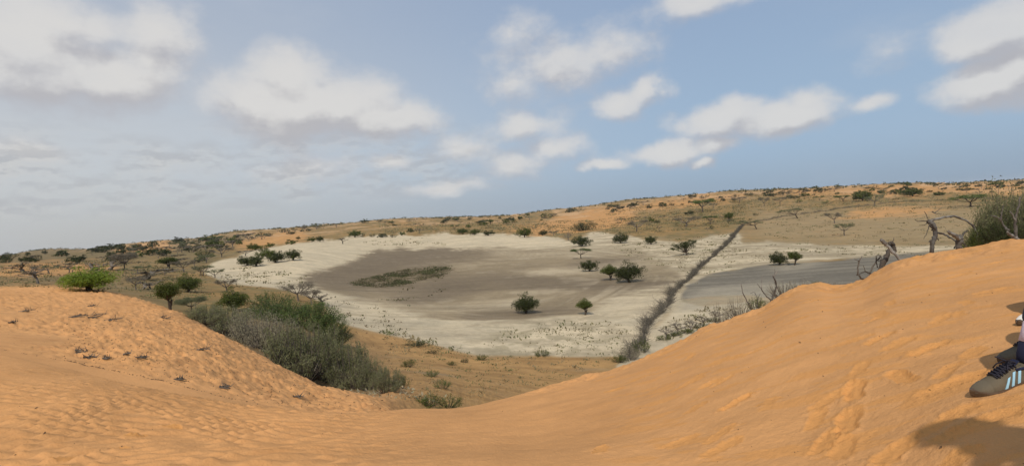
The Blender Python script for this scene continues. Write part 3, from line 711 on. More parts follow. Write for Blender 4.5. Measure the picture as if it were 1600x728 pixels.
SHAPE = {'leafy': 'low', 'brightdome': 'dome', 'umbo': 'umb', 'darklow': 'low', 'domegreen': 'dome'}
_cache = {}
def proto(kind, var, lod):
    k = (kind, var, lod)
    if k not in _cache:
        s_ = SHAPE.get(kind, kind); wd, cr = tree_meshes(s_, 1000 + var * 17 + lod * 5 + sum(map(ord, s_)), lod)
        lo = np.concatenate(cr.v) if cr.v else np.concatenate(wd.v)
        wdt = np.percentile(lo[:, 0], 97) - np.percentile(lo[:, 0], 3)
        top = np.percentile(lo[:, 2], 98.5); mid = (np.percentile(lo[:, 0], 97) + np.percentile(lo[:, 0], 3)) / 2
        _cache[k] = (wd.mesh(kind + '_wood', M[LOOK[kind][1]], True), cr.mesh(kind + '_leaves', M[LOOK[kind][0]]), wdt, top, mid)
    return _cache[k]
NM = {'leafy': 'olive_shrub', 'brightdome': 'spreading_tree', 'dome': 'evergreen_tree', 'two': 'evergreen_tree', 'round': 'leafy_tree', 'umb': 'acacia_tree', 'umbo': 'acacia_tree', 'umbgreen': 'acacia_tree', 'umblean': 'leaning_acacia_tree', 'umbbare': 'acacia_tree',
      'bare': 'bare_acacia_tree', 'bright': 'spreading_tree', 'shrub': 'green_shrub', 'grey': 'twiggy_shrub', 'flatgreen': 'acacia_shrub', 'low': 'low_shrub', 'darklow': 'low_shrub', 'dry': 'dry_shrub', 'domegreen': 'leafy_tree'}
SHRUBS = ('leafy', 'dry', 'shrub', 'grey', 'flatgreen', 'low', 'darklow')
n_tree = [0]
def plant(px, base, hpx, wpx, kind, label, group=None, var=None, flip=None, lod=None, tk=0., at=None, name=None):
    P = land(px, base, tk) if at is None else np.array(at, float)
    depth = P @ FWD
    n_tree[0] += 1
    if var is None: var = n_tree[0] % (3 if hpx < 26 else 4)
    if lod is None: lod = 0 if hpx >= 24 else (1 if hpx >= 9 else 2)
    wd, cr, w0, t0, mid = proto(kind, var, lod)
    ux = F / depth                                    # photo pixels per metre
    H = hpx / ux / t0; st_ = math.hypot(P[0], P[1]) / P[1]
    W = wpx / ux / w0 / (1 if wpx < 60 else 1)
    W = max(W, H * .45)
    rz = random.Random(n_tree[0]).uniform(-.5, .5) + (0 if n_tree[0] % 2 else math.pi) if kind not in ('two', 'umblean') else 0
    if flip is not None: rz = math.pi if flip else 0
    o = thing(name or NM[kind], (P[0], P[1], P[2] - .02 * H), label, 'shrub' if kind in SHRUBS else 'tree', group, rz)
    a = obj('stems' if kind in SHRUBS else 'trunk', wd, o); b = obj('foliage' if kind in SHRUBS else 'crown', cr, o)
    o.scale = (W, W * .95, H)
    return o

# ------------------------------------------------------------ trees and shrubs, one by one
T_ = [
 (141,453,35,80,'brightdome','broad light green tree with spreading crown behind the left dune',2),
 (157,455,6,22,'darklow','dark low shrub at the foot of the light green spreading tree'),
 (265,483,42,33,'round','tall green tree with a bare leaning trunk at the edge of the left dune'),
 (294,456,27,38,'domegreen','dark green round topped tree between the left dune and the white sand'),
 (262,418,16,26,'round','rounded green tree in the left valley above the leaning green tree'),
 (60,443,30,26,'bare','grey leafless tree nearest the left edge of the valley'),
 (108,426,13,16,'bare','small grey leafless tree above the light green spreading tree'),
 (195,422,27,32,'umb','brown umbrella tree on the left valley floor beside a sandy streak'),
 (212,453,22,30,'umbbare','sparse grey tree between the light green tree and the leaning green tree'),
 (300,488,24,40,'umbo','grey green umbrella tree above the left end of the shrub thicket'),
 (287,425,18,35,'umb','grey umbrella tree left of the white sand'),
 (314,431,16,22,'umbo','small olive umbrella tree at the left tip of the white sand'),
 (384,415,15,25,'dome','left one of two touching dark round trees on the white sand'),
 (401,416,17,24,'dome','right one of two touching dark round trees on the white sand'),
 (420,404,14,24,'domegreen','dark green tree behind the dark trees on the white sand'),
 (433,410,17,26,'dome','dark round tree in the middle of the group on the white sand'),
 (458,407,17,22,'dome','dark round tree at the right end of the group on the white sand'),
 (408,401,10,18,'low','small green bush behind the dark trees on the white sand'),
 (397,391,11,20,'domegreen','light green round tree above the group on the white sand'),
 (411,393,10,14,'low','green bush between the light green tree and the group on the white sand'),
 (422,386,7,15,'domegreen','small green tree above the white sand bank, left of a row of dots'),
 (347,402,15,34,'umb','brown flat topped tree left of the white sand bank'),
 (320,400,10,26,'low','green low tree left of the brown flat topped tree'),
 (384,400,9,24,'umb','greyish flat tree behind the two touching dark trees'),
 (322,411,14,28,'umbo','olive umbrella tree left of the white sand shore'),
 (318,431,16,24,'umbo','left one of a pair of dark umbrella trees near the white tongue'),
 (336,434,13,26,'umbo','right one of a pair of dark umbrella trees near the white tongue'),
 (355,456,20,40,'umb','dry brown umbrella tree just above the dense green tree'),
 (465,470,29,50,'umbbare','large leafless umbrella acacia above the shrub thicket'),
 (487,476,26,32,'umbbare','second leafless acacia, in the middle of three by the lake bed'),
 (503,477,18,28,'bare','smallest of three leafless acacias by the lake bed, leaning right'),
 (374,382,7,12,'domegreen','small green tree on the orange bank left of the white sand'),
 (455,382,8,16,'domegreen','green tree on the far white shore, left of a close pair'),
 (487,378,8,12,'domegreen','left one of a pair of small green trees on the far white shore'),
 (500,378,9,11,'dome','right one of a pair of small green trees on the far white shore'),
 (466,374,5,7,'dome','tiny dark tree above the far left shore'),
 (535,381,10,15,'bare','grey dead looking tree on the white sand spit'),
 (555,371,11,18,'domegreen','green tree on the far shore above the left end of the grey lake bed'),
 (567,370,6,8,'darklow','low dark bush beside the green tree on the far shore'),
 (583,370,5,9,'darklow','small bush on the far shore between two trees'),
 (597,371,6,15,'dome','dark low tree on the far shore above the lake bed'),
 (614,371,5,10,'darklow','dark bush on the far shore, second of a loose row'),
 (629,368,6,10,'domegreen','round green tree on the far shore, third of a loose row'),
 (642,363,6,10,'dome','round dark tree behind the loose row on the far shore'),
 (656,365,8,14,'umb','grey brown tree on the far shore beside the loose row'),
 (710,359,7,13,'umbgreen','pale green tree behind the middle cluster on the far shore'),
 (723,366,9,17,'domegreen','left green tree of the middle cluster on the far shore'),
 (742,367,9,15,'domegreen','middle green tree of the middle cluster on the far shore'),
 (764,368,8,18,'dome','right dark tree of the middle cluster on the far shore'),
 (732,356,5,8,'domegreen','small green tree just above the middle cluster'),
 (756,352,6,14,'domegreen','green tree on the grassy rise above the middle cluster'),
 (767,351,9,7,'round','upright yellow green tree on the grassy rise above the lake bed'),
 (791,349,6,10,'domegreen','small green tree right of the upright yellow green one'),
 (803,348,4,9,'low','low green bush on the grassy rise'),
 (813,343,5,8,'dome','dark small tree near the crest of the grassy rise'),
 (820,371,15,18,'domegreen','green round tree standing where white sand meets the hillside'),
 (808,368,8,10,'low','green bush leaning against the round tree at the hillside foot'),
 (849,368,9,12,'dome','dark tree of a pair on the white hillside foot'),
 (865,368,7,14,'umb','grey flat tree of a pair on the white hillside foot'),
 (853,341,8,20,'low','bright low bush on the skyline hillside'),
 (912,360,14,34,'darklow','wide dense green bush on the orange hillside'),
 (889,376,13,14,'bare','grey leafless tree under the wide dense green bush'),
 (908,385,16,28,'dome','upper of two dark flat trees in a column on the white slope'),
 (908,404,16,30,'umbgreen','lower of two dark flat trees in a column on the white slope'),
 (921,424,17,25,'dome','small dark tree with a bare stem on the grey slope'),
 (823,490,31,37,'dome','large dark green bushy tree alone on the grey lake bed'),
 (914,492,25,22,'round','sparse small tree with thin stem right of the lone bushy tree'),
 (995,362,18,33,'umb','brown umbrella tree on the hillside above the white slope'),
 (1018,347,8,9,'domegreen','tiny green round tree on the hillside beside the brown umbrella tree'),
 (971,380,16,22,'dome','dark irregular tree on the upper edge of the white slope'),
 (1017,382,13,16,'dome','small dark round tree on the upper white slope'),
 (1072,399,23,36,'two','dark two lobed tree with a pale trunk left of the brush fence'),
 (953,438,24,23,'round','slim dark green tree left of the biggest round tree'),
 (985,441,32,40,'dome','biggest dark round tree on the grey streak left of the brush fence'),
 (1072,354,15,40,'umb','wide grey umbrella tree on the hillside left of the fence top'),
 (1110,350,13,21,'umbgreen','green umbrella tree on the hillside left of the fence top'),
 (1097,331,20,33,'umbgreen','large green umbrella tree high on the hillside'),
 (1077,335,6,15,'dome','low dark bush at the left of the large hillside umbrella tree'),
 (1115,327,10,12,'umb','grey small tree at the right of the large hillside umbrella tree'),
 (1139,343,11,13,'domegreen','small bright green tree on the hillside above the fence top'),
 (1183,358,15,36,'umblean','dark acacia leaning left over the top of the brush fence',0,True),
 (1247,341,16,32,'umblean','leaning flat acacia on the tan slope behind the brush fence',1,True),
 (1304,349,17,25,'umb','grey acacia with one sided crown on the tan slope'),
 (1320,368,19,24,'umbo','grey green umbrella tree above the dark pan'),
 (1216,414,21,23,'dome','left one of two dark round trees at the edge of the dark pan'),
 (1242,414,21,18,'round','right one of two dark round trees at the edge of the dark pan'),
 (1194,322,13,15,'umb','grey tree in the far row beyond the fence, first from the left'),
 (1219,320,12,18,'umb','grey tree in the far row beyond the fence, second from the left'),
 (1248,317,7,10,'low','bright green bush in the far row beyond the fence'),
 (1281,313,7,14,'umbgreen','green tree in the far row left of the low wide bush'),
 (1292,318,5,18,'flatgreen','low wide bush in front of the far row'),
 (1318,315,10,22,'umbgreen','dark umbrella tree in the far row right of the low wide bush'),
 (1348,314,15,28,'domegreen','large dense green tree standing over the far thin fence'),
 (1367,322,18,24,'umbo','grey tree with several stems in front of the large dense green tree'),
 (1426,307,12,28,'domegreen','bright green tree on the far orange sand'),
 (1518,323,19,40,'umbgreen','wide green umbrella tree standing alone near the right edge'),
 (1468,305,6,12,'dome','dark bush beside the bright green tree on the orange sand'),
 (1401,303,7,15,'domegreen','green tree left of the bright green tree on the orange sand'),
 (1401,312,3,10,'darklow','low dark bush under the green trees on the orange sand'),
 (1555,291,8,17,'domegreen','green bush on the skyline dunes at the right'),
 (1278,299,5,14,'dome','dark low tree on the skyline left of the right hand dunes'),
 (1250,305,6,20,'umb','broad grey tree under the skyline right of the fence'),
 (1005,321,7,18,'umb','greyish tree high on the hillside near the skyline'),
 (1036,323,7,13,'dome','dark tree high on the hillside near the skyline'),
 (1155,317,9,20,'umb','flat dark tree on the upper hillside above the fence top'),
 (1030,361,8,10,'bare','thin grey tree right of the brown umbrella tree'),
 (890,332,6,13,'dome','dark tree on the skyline hillside above the wide bush'),
 (366,485,34,44,'domegreen','dense deep green tree rising over the shrub thicket'),
]
for t in T_:
    k = dict(var=t[6]) if len(t) > 6 else {}
    if len(t) > 7: k['flip'] = t[7]
    plant(*t[:6], **k)

# the thicket in the hollow between the two dunes
S_ = [
 (345,520,42,70,'shrub','dusty green shrub at the upper left end of the thicket'),
 (318,506,28,50,'shrub','leftmost low shrub of the thicket under the grey green tree'),
 (398,542,56,72,'grey','straw grey twiggy shrub left of the middle of the thicket'),
 (436,556,60,76,'grey','biggest straw grey twiggy shrub in the middle of the thicket'),
 (376,528,42,60,'grey','small straw grey shrub beside the green end of the thicket'),
 (472,590,84,92,'shrub','largest dusty green shrub at the front of the thicket'),
 (508,596,80,76,'shrub','tall green shrub right of the largest one in the thicket'),
 (548,606,68,66,'shrub','green shrub near the lower right end of the thicket'),
 (578,608,48,48,'shrub','smaller green shrub at the lower right of the thicket'),
 (606,612,36,44,'shrub','last bushy shrub at the lower right tip of the thicket'),
 (629,607,20,20,'low','small round shrub beyond the lower tip of the thicket'),
 (425,478,22,60,'flatgreen','low grey green shrub behind the dense deep green tree'),
 (436,500,30,84,'flatgreen','flat topped green acacia shrub on the lake side of the thicket, upper left'),
 (478,512,38,96,'flatgreen','widest flat topped green acacia shrub on the lake side of the thicket'),
 (512,522,28,56,'flatgreen','flat green acacia shrub nearest the white sand'),
 (520,540,30,50,'darklow','dark shaded bush between the acacia shrub and the green shrubs'),
 (404,490,20,40,'darklow','dark green bush beside the dense deep green tree'),
 (325,492,16,34,'low','low olive bush at the foot of the grey green umbrella tree'),
]
for t in S_: plant(*t, tk=6.3)
G_ = [
 (638,573,11,20,'low','green tuft of a bush on the brown slope below the white sand'),
 (675,588,9,20,'flatgreen','pale low plant on the brown slope, above the patch at the dune edge'),
 (692,606,12,26,'flatgreen','pale grey green bush on the brown slope'),
 (705,570,6,13,'low','dark green tuft left of the white sand edge'),
 (726,566,6,12,'darklow','small dark tuft at the white sand edge'),
 (752,562,8,14,'low','green tuft on the line where brown slope meets white sand'),
 (670,634,17,40,'low','left half of the green bush half buried behind the dune crest'),
 (700,636,16,44,'low','right half of the green bush half buried behind the dune crest'),
 (848,556,9,22,'low','green creeping herb on the white sand by the brown slope'),
 (650,540,6,36,'darklow','dark creeping plant along the edge of the brown slope'),
 (675,552,5,18,'darklow','small creeping plant along the edge of the brown slope'),
]
for t in G_: plant(*t, tk=6.3, lod=1)
# far fields and skylines: trees too small to tell apart, a group to each stretch of country
ANCH = [(22,400,'the left picture edge'),(141,425,'the broad light green tree'),(195,400,'the brown left valley umbrella'),(240,385,'the left skyline orange dune'),(262,410,'the left valley rounded tree'),
 (300,392,'the left tip of the white sand'),(347,390,'the flat topped sand edge tree'),(397,380,'the light green beach tree'),(430,370,'the orange beach bank'),(487,368,'the far white shore pair'),(555,360,'the left end of far shore'),
 (629,352,'the far shore loose row'),(742,350,'the far shore middle cluster'),(803,342,'the central grassy rise'),(853,335,'the bright skyline bush'),(912,346,'the wide dense hillside bush'),
 (960,322,'the centre skyline orange slope'),(995,345,'the brown hillside umbrella tree'),(1036,318,'the two high hillside trees'),(1097,318,'the large hillside umbrella tree'),(1139,335,'the bright fence top tree'),(1172,348,'the brushwood fence top'),
 (1207,315,'the first far row pair'),(1250,310,'the bright far row bush'),(1300,312,'the low wide bush'),(1350,303,'the large dense far tree'),(1401,300,'the orange sand left pair'),(1426,298,'the bright orange sand tree'),
 (1468,300,'the dark sandy bush'),(1518,308,'the lone wide right umbrella tree'),(1570,292,'the right edge skyline dunes')]
LOOKW = {'dome': 'dark round', 'umb': 'brown flat topped', 'umbo': 'olive flat topped', 'darklow': 'dark low', 'domegreen': 'green round', 'umbbare': 'thin leafless', 'bare': 'grey leafless'}
def far_label(x, y, h, wd, kind):
    a = min(ANCH, key=lambda q: (q[0] - x) ** 2 + 4 * (q[1] - y) ** 2); dx, dy = x - a[0], y - a[1]
    size = 'tiny' if h < 3.6 else ('small' if h < 6.5 else 'middling')
    if wd > 2.2: size += ' wide'
    near = 'just' if math.hypot(dx, dy) < 16 else 'well'
    rel = ('right of' if dx > 0 else 'left of') if abs(dx) > 2 * abs(dy) else ('below' if dy > 0 else 'above')
    return f"{size} {LOOKW[kind]} {'bush' if kind == 'darklow' else 'tree'} {near} {rel} {a[2]}"
_seen = {}
def _uniq(lb, x, y):
    # look-alikes in one spot: tell them apart by where they stand against the first of them
    if lb not in _seen: _seen[lb] = (x, y); return lb
    x0, y0 = _seen[lb]; w_ = 'rightward one' if x > x0 + 1 else ('leftward one' if x < x0 - 1 else 'farther one' if y < y0 else 'nearer one')
    l2 = lb + ', ' + w_; n = 0
    while l2 in _seen and n < 3: n += 1; l2 = lb + ', ' + ['farther one', 'nearer one', 'outermost one'][n - 1]
    _seen[l2] = (x, y); return l2 if len(l2.split()) <= 16 else lb.replace('middling ', 'fairly big ' if len(lb.split()) < 16 else 'bigger ')
def far_group(n, poly, kinds, label, group, hr, seed):
    r = random.Random(seed); k = 0; tries = 0
    xs = [p[0] for p in poly]; ys = [p[1] for p in poly]
    while k < n and tries < 9000:
        tries += 1
        x = r.uniform(min(xs), max(xs)); y = r.uniform(min(ys), max(ys)); ins = False
        for i in range(len(poly)):
            (x0, y0), (x1, y1) = poly[i], poly[(i + 1) % len(poly)]
            if (y0 > y) != (y1 > y) and x < (x1 - x0) * (y - y0) / (y1 - y0) + x0: ins = not ins
        if not ins: continue
        h = r.uniform(*hr); wd = r.uniform(1.2, 2.7); kd = r.choice(kinds); plant(x, y, h, h * wd, kd, _uniq(far_label(x, y, h, wd, kd), x, y), group, lod=2); k += 1
far_group(60, [(0,400),(55,397),(150,390),(230,384),(320,384),(320,392),(230,404),(120,412),(0,412)], ['dome','umb','umbo','darklow','dome'], 'small dark scrub tree in the far belt at the left', 'dark scrub trees in the far left belt', (5, 10), 1)
far_group(34, [(150,392),(330,374),(420,368),(420,380),(330,396),(330,420),(270,415),(200,405)], ['dome','umb','umbo','umb','domegreen'], 'small tree scattered over the left valley side', 'small trees on the left valley side', (6, 12), 2)
far_group(16, [(0,420),(60,420),(190,412),(260,430),(240,470),(180,440),(100,430),(0,446)], ['umb','umbo','bare'], 'thin grey tree on the brown left valley floor', 'thin grey trees on the left valley floor', (8, 15), 3)
far_group(46, [(280,380),(380,364),(470,357.5),(600,345.5),(600,349),(480,362),(400,376),(330,384)], ['dome','umb','darklow','umbo'], 'small dark bush on the left centre skyline hills', 'bushes on the left centre hills', (3.5, 7), 4)
far_group(50, [(600,346),(700,342),(850,334),(930,326),(930,330),(850,345),(700,352),(600,358)], ['dome','umb','umbo','domegreen'], 'small bush on the grassy hills behind the lake bed', 'bushes on the hills behind the lake bed', (2.5, 5.5), 5)
far_group(60, [(930,325),(1000,315),(1130,304),(1200,301),(1240,303),(1200,312),(1100,318),(1000,330),(940,338)], ['dome','umb','umbo','darklow'], 'small bush on the upper right hillside under the skyline', 'bushes on the upper right hillside', (2.5, 5.5), 6)
far_group(70, [(1200,301),(1300,296),(1400,291),(1500,289),(1600,284),(1600,300),(1500,306),(1400,305),(1300,310),(1220,312)], ['dome','umb','domegreen','darklow','umbo'], 'small bush among the far orange dunes at the right', 'bushes among the far right dunes', (3, 6.5), 7)
far_group(26, [(930,345),(1180,330),(1180,345),(1100,362),(960,352)], ['umb','darklow','umbbare'], 'tiny dry bush on the upper slope of the right hillside', 'tiny dry bushes on the right hillside', (2.5, 5), 8)
# a dark far-off wood along the whole skyline, read as one mass
def skyline_wood():
    mb = MB(); rg = np.random.default_rng(77)
    for i in range(4200):
        px = rg.uniform(-80, 1680); 
        if rg.random() > .35 + .65 * (math.sin(px / 37) * .5 + .5): continue
        a, _ = azel(px, 340); f = np.interp(a, azs, np.arange(NA)); i_ = int(f)
        j = int(np.searchsorted(T, rg.uniform(12.6, 13.4))); P = np.array([X[j, i_], Y[j, i_], Z[j, i_]])
        s = rg.uniform(2.2, 4.6); q = P + np.array([0, 0, s * .5])
        Pn = q + rg.normal(size=(9, 3)) * np.array([s * .8, s * .8, s * .28]); leaves(mb, Pn, s * .9, rg, .2, 1.6)
    return mb
obj('far_woodland', skyline_wood().mesh('far_woodland', M['dark']), None, kind='stuff')

# low herbs and tufts nobody could count
def tufts(name, regions, mat, seed):
    mb = MB(); rg = np.random.default_rng(seed); r = random.Random(seed)
    for poly, n, hpx, spread in regions:
        xs = [p[0] for p in poly]; ys = [p[1] for p in poly]; k = 0
        while k < n:
            x = r.uniform(min(xs), max(xs)); y = r.uniform(min(ys), max(ys)); ins = False
            for i in range(len(poly)):
                (x0, y0), (x1, y1) = poly[i], poly[(i + 1) % len(poly)]
                if (y0 > y) != (y1 > y) and x < (x1 - x0) * (y - y0) / (y1 - y0) + x0: ins = not ins
            if not ins: continue
            k += 1
            if vnoise(np.array(x / 22.), np.array(y / 8.), 7) < -.12 and r.random() < .8: continue
            P = land(x, y, 6.6); s = hpx * r.uniform(.4, 1.5) / (F / (P @ FWD)); m = r.randint(5, 11)
            c = P + rg.normal(size=(m, 3)) * np.array([s * spread, s * spread, 0]) + np.array([0, 0, s * .32])
            leaves(mb, c, s * .9, rg, .9, 2.2)
    return obj(name, mb.mesh(name, mat), None, kind='stuff')
tufts('marsh_herbs', [([(548,441),(585,432),(620,424),(655,418),(700,417),(706,424),(690,432),(660,438),(630,447),(585,449),(555,446)], 1300, 2.2, 1.5),
                      ([(640,440),(700,432),(700,450),(660,470),(620,490),(560,480),(600,455)], 26, 3, 1.2),
                      ([(470,445),(530,470),(620,490),(640,520),(560,505),(500,470)], 60, 3, 1.4)], M['tuftdark'], 3)
tufts('beach_herbs', [([(785,508),(960,500),(990,540),(960,558),(780,552),(770,530)], 150, 3.6, 2.0), ([(560,505),(640,525),(740,555),(700,552),(600,520)], 60, 4, 1.4),
                      ([(1040,505),(1100,480),(1200,470),(1110,505),(1030,535)], 90, 4, 1.3), ([(960,385),(1060,372),(1160,365),(1140,400),(1080,430),(980,400)], 230, 2.2, 1.5),
                      ([(1085,445),(1130,390),(1250,378),(1540,384),(1540,398),(1250,404),(1150,416)], 300, 2.0, 1.5), ([(330,425),(400,415),(480,432),(470,445),(380,455),(340,445)], 110, 3, 1.4),
                      ([(560,378),(660,372),(700,384),(600,386)], 60, 2, 1.5), ([(1180,330),(1590,322),(1590,382),(1200,374)], 700, 1.8, 1.3)], M['tuft'], 5)
tufts('hill_grass', [([(600,352),(900,345),(1000,338),(1160,320),(1170,352),(1000,366),(860,366),(700,364),(600,366)], 3200, 1.7, 1.8),
                     ([(0,415),(200,405),(320,430),(330,470),(260,470),(150,452),(0,448)], 1500, 2.4, 1.8),
                     ([(600,520),(740,555),(960,560),(860,600),(760,625),(640,625),(600,580)], 700, 2.4, 1.3),
                     ([(940,330),(1200,304),(1500,300),(1590,310),(1590,322),(1200,330),(960,345)], 2200, 1.5, 1.8)], M['tuft'], 8)
# dry grass under the thicket
tufts('thicket_litter', [([(300,500),(360,520),(430,560),(500,600),(560,618),(640,625),(700,632),(620,600),(540,560),(420,520)], 500, 5, 1.2)], M['shrubgrey'], 9)

# ------------------------------------------------------------ brushwood fences
def brush(path, height, width, per_m, name, seed, thick=.018, tk=6.0, depth_mat='brush'):
    rg = np.random.default_rng(seed); pts = [land(x, y, tk) for x, y in path]
    pts = np.array(pts); seg = np.linalg.norm(np.diff(pts[:, :2], axis=0), axis=1); L_ = np.concatenate([[0], np.cumsum(seg)])
    mb = MB(); n = int(L_[-1] * per_m); ss_ = np.sort(rg.uniform(0, L_[-1], n)); 
    for s in ss_:
        x = np.interp(s, L_, pts[:, 0]); y = np.interp(s, L_, pts[:, 1]); wv = float(fbm(np.array(s / 11.), np.array(seed + .5), 3, 5)); hm = 1 + 1.1 * float(fbm(np.array(s / 2.8), np.array(seed + 9.5), 3, 6)); x += wv * 1.1 + rg.normal() * width * .3 * (.6 + .6 * hm); y += rg.normal() * width * .3
        z = zat(x, y); dist = math.hypot(x, y); k = max(1., (dist / 110) ** .6)
        d = unit(np.array([rg.normal() * .8, rg.normal() * .8, abs(rg.normal()) * .8 + .15])); ln = rg.uniform(.6, 1.5) * height * max(.4, hm)
        hh = rg.random() ** 1.6 * height * .55 * max(.4, hm)
        p = np.array([x, y, z + hh]); q = p + d * ln; q[2] = min(q[2], z + height * max(.45, hm) * rg.uniform(.75, 1.3)); 
        r = thick * rg.uniform(.4, 1.3) * k
        mb.tube(bez(p - d * .1, q, rg.normal(size=3) * .12 * ln, 3), (r, r * .7, r * .3), 3, cap=False)
        if dist < 150:
            for _ in range(2):
                b = p + (q - p) * rg.uniform(.3, 1); d2 = unit(d + rg.normal(size=3) * .9); mb.tube([b, b + d2 * ln * .35], (r * .5, r * .2), 3, cap=False)
    return pts, mb
fp = [(985,563),(1000,540),(1015,512),(1035,482),(1060,452),(1090,422),(1120,397),(1140,377),(1152,362),(1160,352)]
pts, mb = brush(fp, 1.05, .75, 26, 'brush', 11, .028)
f0 = thing('brushwood_fence', pts[0], 'long grey brown brushwood fence running from the dune up across the white basin', 'fence')
me = mb.mesh('fence_brushwood', M['brush']); me.transform(Matrix.Translation(-Vector(pts[0]))); obj('brushwood', me, f0, kind='stuff')
fence_pts = pts
fp2 = [(1160,351),(1180,347),(1220,339),(1280,331),(1330,324),(1380,318.5),(1430,315),(1500,312),(1560,311),(1640,309)]
pts, mb = brush(fp2, 1.35, 1.3, 7, 'brush', 12, .024)
f1 = thing('brushwood_fence', pts[0], 'thin dark fence line crossing the tan plain far beyond the dark pan', 'fence')
me = mb.mesh('far_fence_brushwood', M['brush']); me.transform(Matrix.Translation(-Vector(pts[0]))); obj('brushwood', me, f1, kind='stuff')
# stakes of the near fence
for i, s in enumerate(np.linspace(0, 1, 34)):
    f = s * (len(fence_pts) - 1) ; a = int(min(f, len(fence_pts) - 2)); p = fence_pts[a] * (1 - (f - a)) + fence_pts[a + 1] * (f - a)
    mb = MB(); r = random.Random(i); mb.tube([(0, 0, -.2), (r.uniform(-.1, .1), r.uniform(-.1, .1), 1.0), (r.uniform(-.25, .25), r.uniform(-.2, .2), r.uniform(1.7, 2.2))], (.05, .04, .02), 5)
    o = obj('stake', mb.mesh('fence_stake', M['dead']), f0); o.location = Vector((p[0], p[1], zat(p[0], p[1]))) - f0.location
# thin bushes overgrowing its near end
plant(985,562,22,34,'grey','dry scrub bush grown into the near end of the brushwood fence', tk=6.6, lod=1)
plant(1003,550,20,26,'low','greenish scrub bush in front of the near end of the brushwood fence', tk=6.6, lod=1)
plant(968,566,12,22,'low','low green scrub bush left of the near end of the brushwood fence', tk=6.6, lod=1)
far_group_n = 0
for i, (x, y, h_, w_) in enumerate([(1040,528,18,22),(1058,522,20,24),(1078,518,20,24),(1098,510,18,22),(1118,500,16,22)]):
    plant(x, y, h_, w_, 'bare', ['thin pale sapling right of the fence, lowest of a slanting row','thin pale sapling right of the fence, second lowest of a slanting row','thin pale sapling in the middle of the slanting row behind the dune lip','thin pale sapling, second highest of the slanting row behind the dune lip','thin pale sapling, highest of the slanting row behind the dune lip'][i], tk=6.6, lod=1, var=i % 3)
    plant(x - 4, y + 2, 6, 22, 'low', ['small green herb patch at the foot of the lowest pale sapling','small green herb patch at the foot of the second pale sapling','small green herb patch at the foot of the middle pale sapling','small green herb patch at the foot of the second highest pale sapling','small green herb patch at the foot of the highest pale sapling'][i], tk=6.6, lod=1)

# ------------------------------------------------------------ dead wood on the far side of the dune
def wood_thing(name, label, base, depth, parts, cat='dead wood', k_tip=.55):
    """parts: (kind of part, material, [(x, y, extra depth)], r0, r1) in the photo's directions at a real distance"""
    B = unproj(base[0], base[1], depth); o = thing(name, B, label, cat)
    for i, (pn, mt, pl, r0, r1) in enumerate(parts):
        P = np.array([unproj(x, y, depth + dz) - B for x, y, dz in pl]); rg = np.random.default_rng(i + len(name))
        # resample smoothly
        n = max(5, len(P) * 4); t = np.linspace(0, len(P) - 1, n); Q = np.stack([np.interp(t, np.arange(len(P)), P[:, c]) for c in range(3)], 1)
        Q[1:-1] = (Q[:-2] + 2 * Q[1:-1] + Q[2:]) / 4; r0 *= .50; r1 *= .50; Q[1:-1] += rg.normal(size=Q[1:-1].shape) * r0 * .25
        mb = MB(); mb.tube(Q, np.linspace(r0, r1, n) * rg.uniform(.82, 1.2, n), 9, True, .13, i); obj(pn, mb.mesh(pn, M[mt], True), o)
    return o
D1 = 9.0
wood_thing('dead_stump', 'forked dark stump with a pale cut log leaning across it at the dune edge', (1370,440), D1, [
 ('trunk','deaddark',[(1366,446,.1),(1374,425,.1),(1384,402,.1),(1392,388,.15),(1390,378,.2)],.085,.055),
 ('log','deadlight',[(1377,375,-.1),(1388,385,-.1),(1398,396,-.1),(1411,410,-.15)],.055,.05),
 ('branch','deaddark',[(1398,394,.1),(1397,384,.1),(1393,377,.1)],.06,.04),
 ('branch','deaddark',[(1352,440,.1),(1358,428,.2),(1366,412,.2),(1376,400,.15)],.03,.02),
 ('branch','deaddark',[(1372,434,.1),(1358,438,0),(1347,436,-.1),(1339,427,-.1),(1342,410,-.1),(1347,400,-.1)],.04,.014),
 ('branch','deaddark',[(1362,428,.1),(1352,424,0),(1344,427,0),(1338,430,-.1)],.02,.01),
 ('twig','deaddark',[(1342,408,-.1),(1335,405,-.1)],.012,.006),
 ('twig','deadlight',[(1352,424,0),(1349,414,-.1)],.012,.004),
 ('branch','deaddark',[(1371,418,.2),(1368,400,.2),(1373,398,.2),(1378,402,.2),(1374,408,.2),(1369,406,.2)],.016,.010),
 ('branch','dead',[(1380,432,0),(1389,424,0),(1396,414,0)],.02,.012),
 ('twig','deaddark',[(1395,378,.1),(1397,371,.1)],.014,.006)])
D2 = 9.4
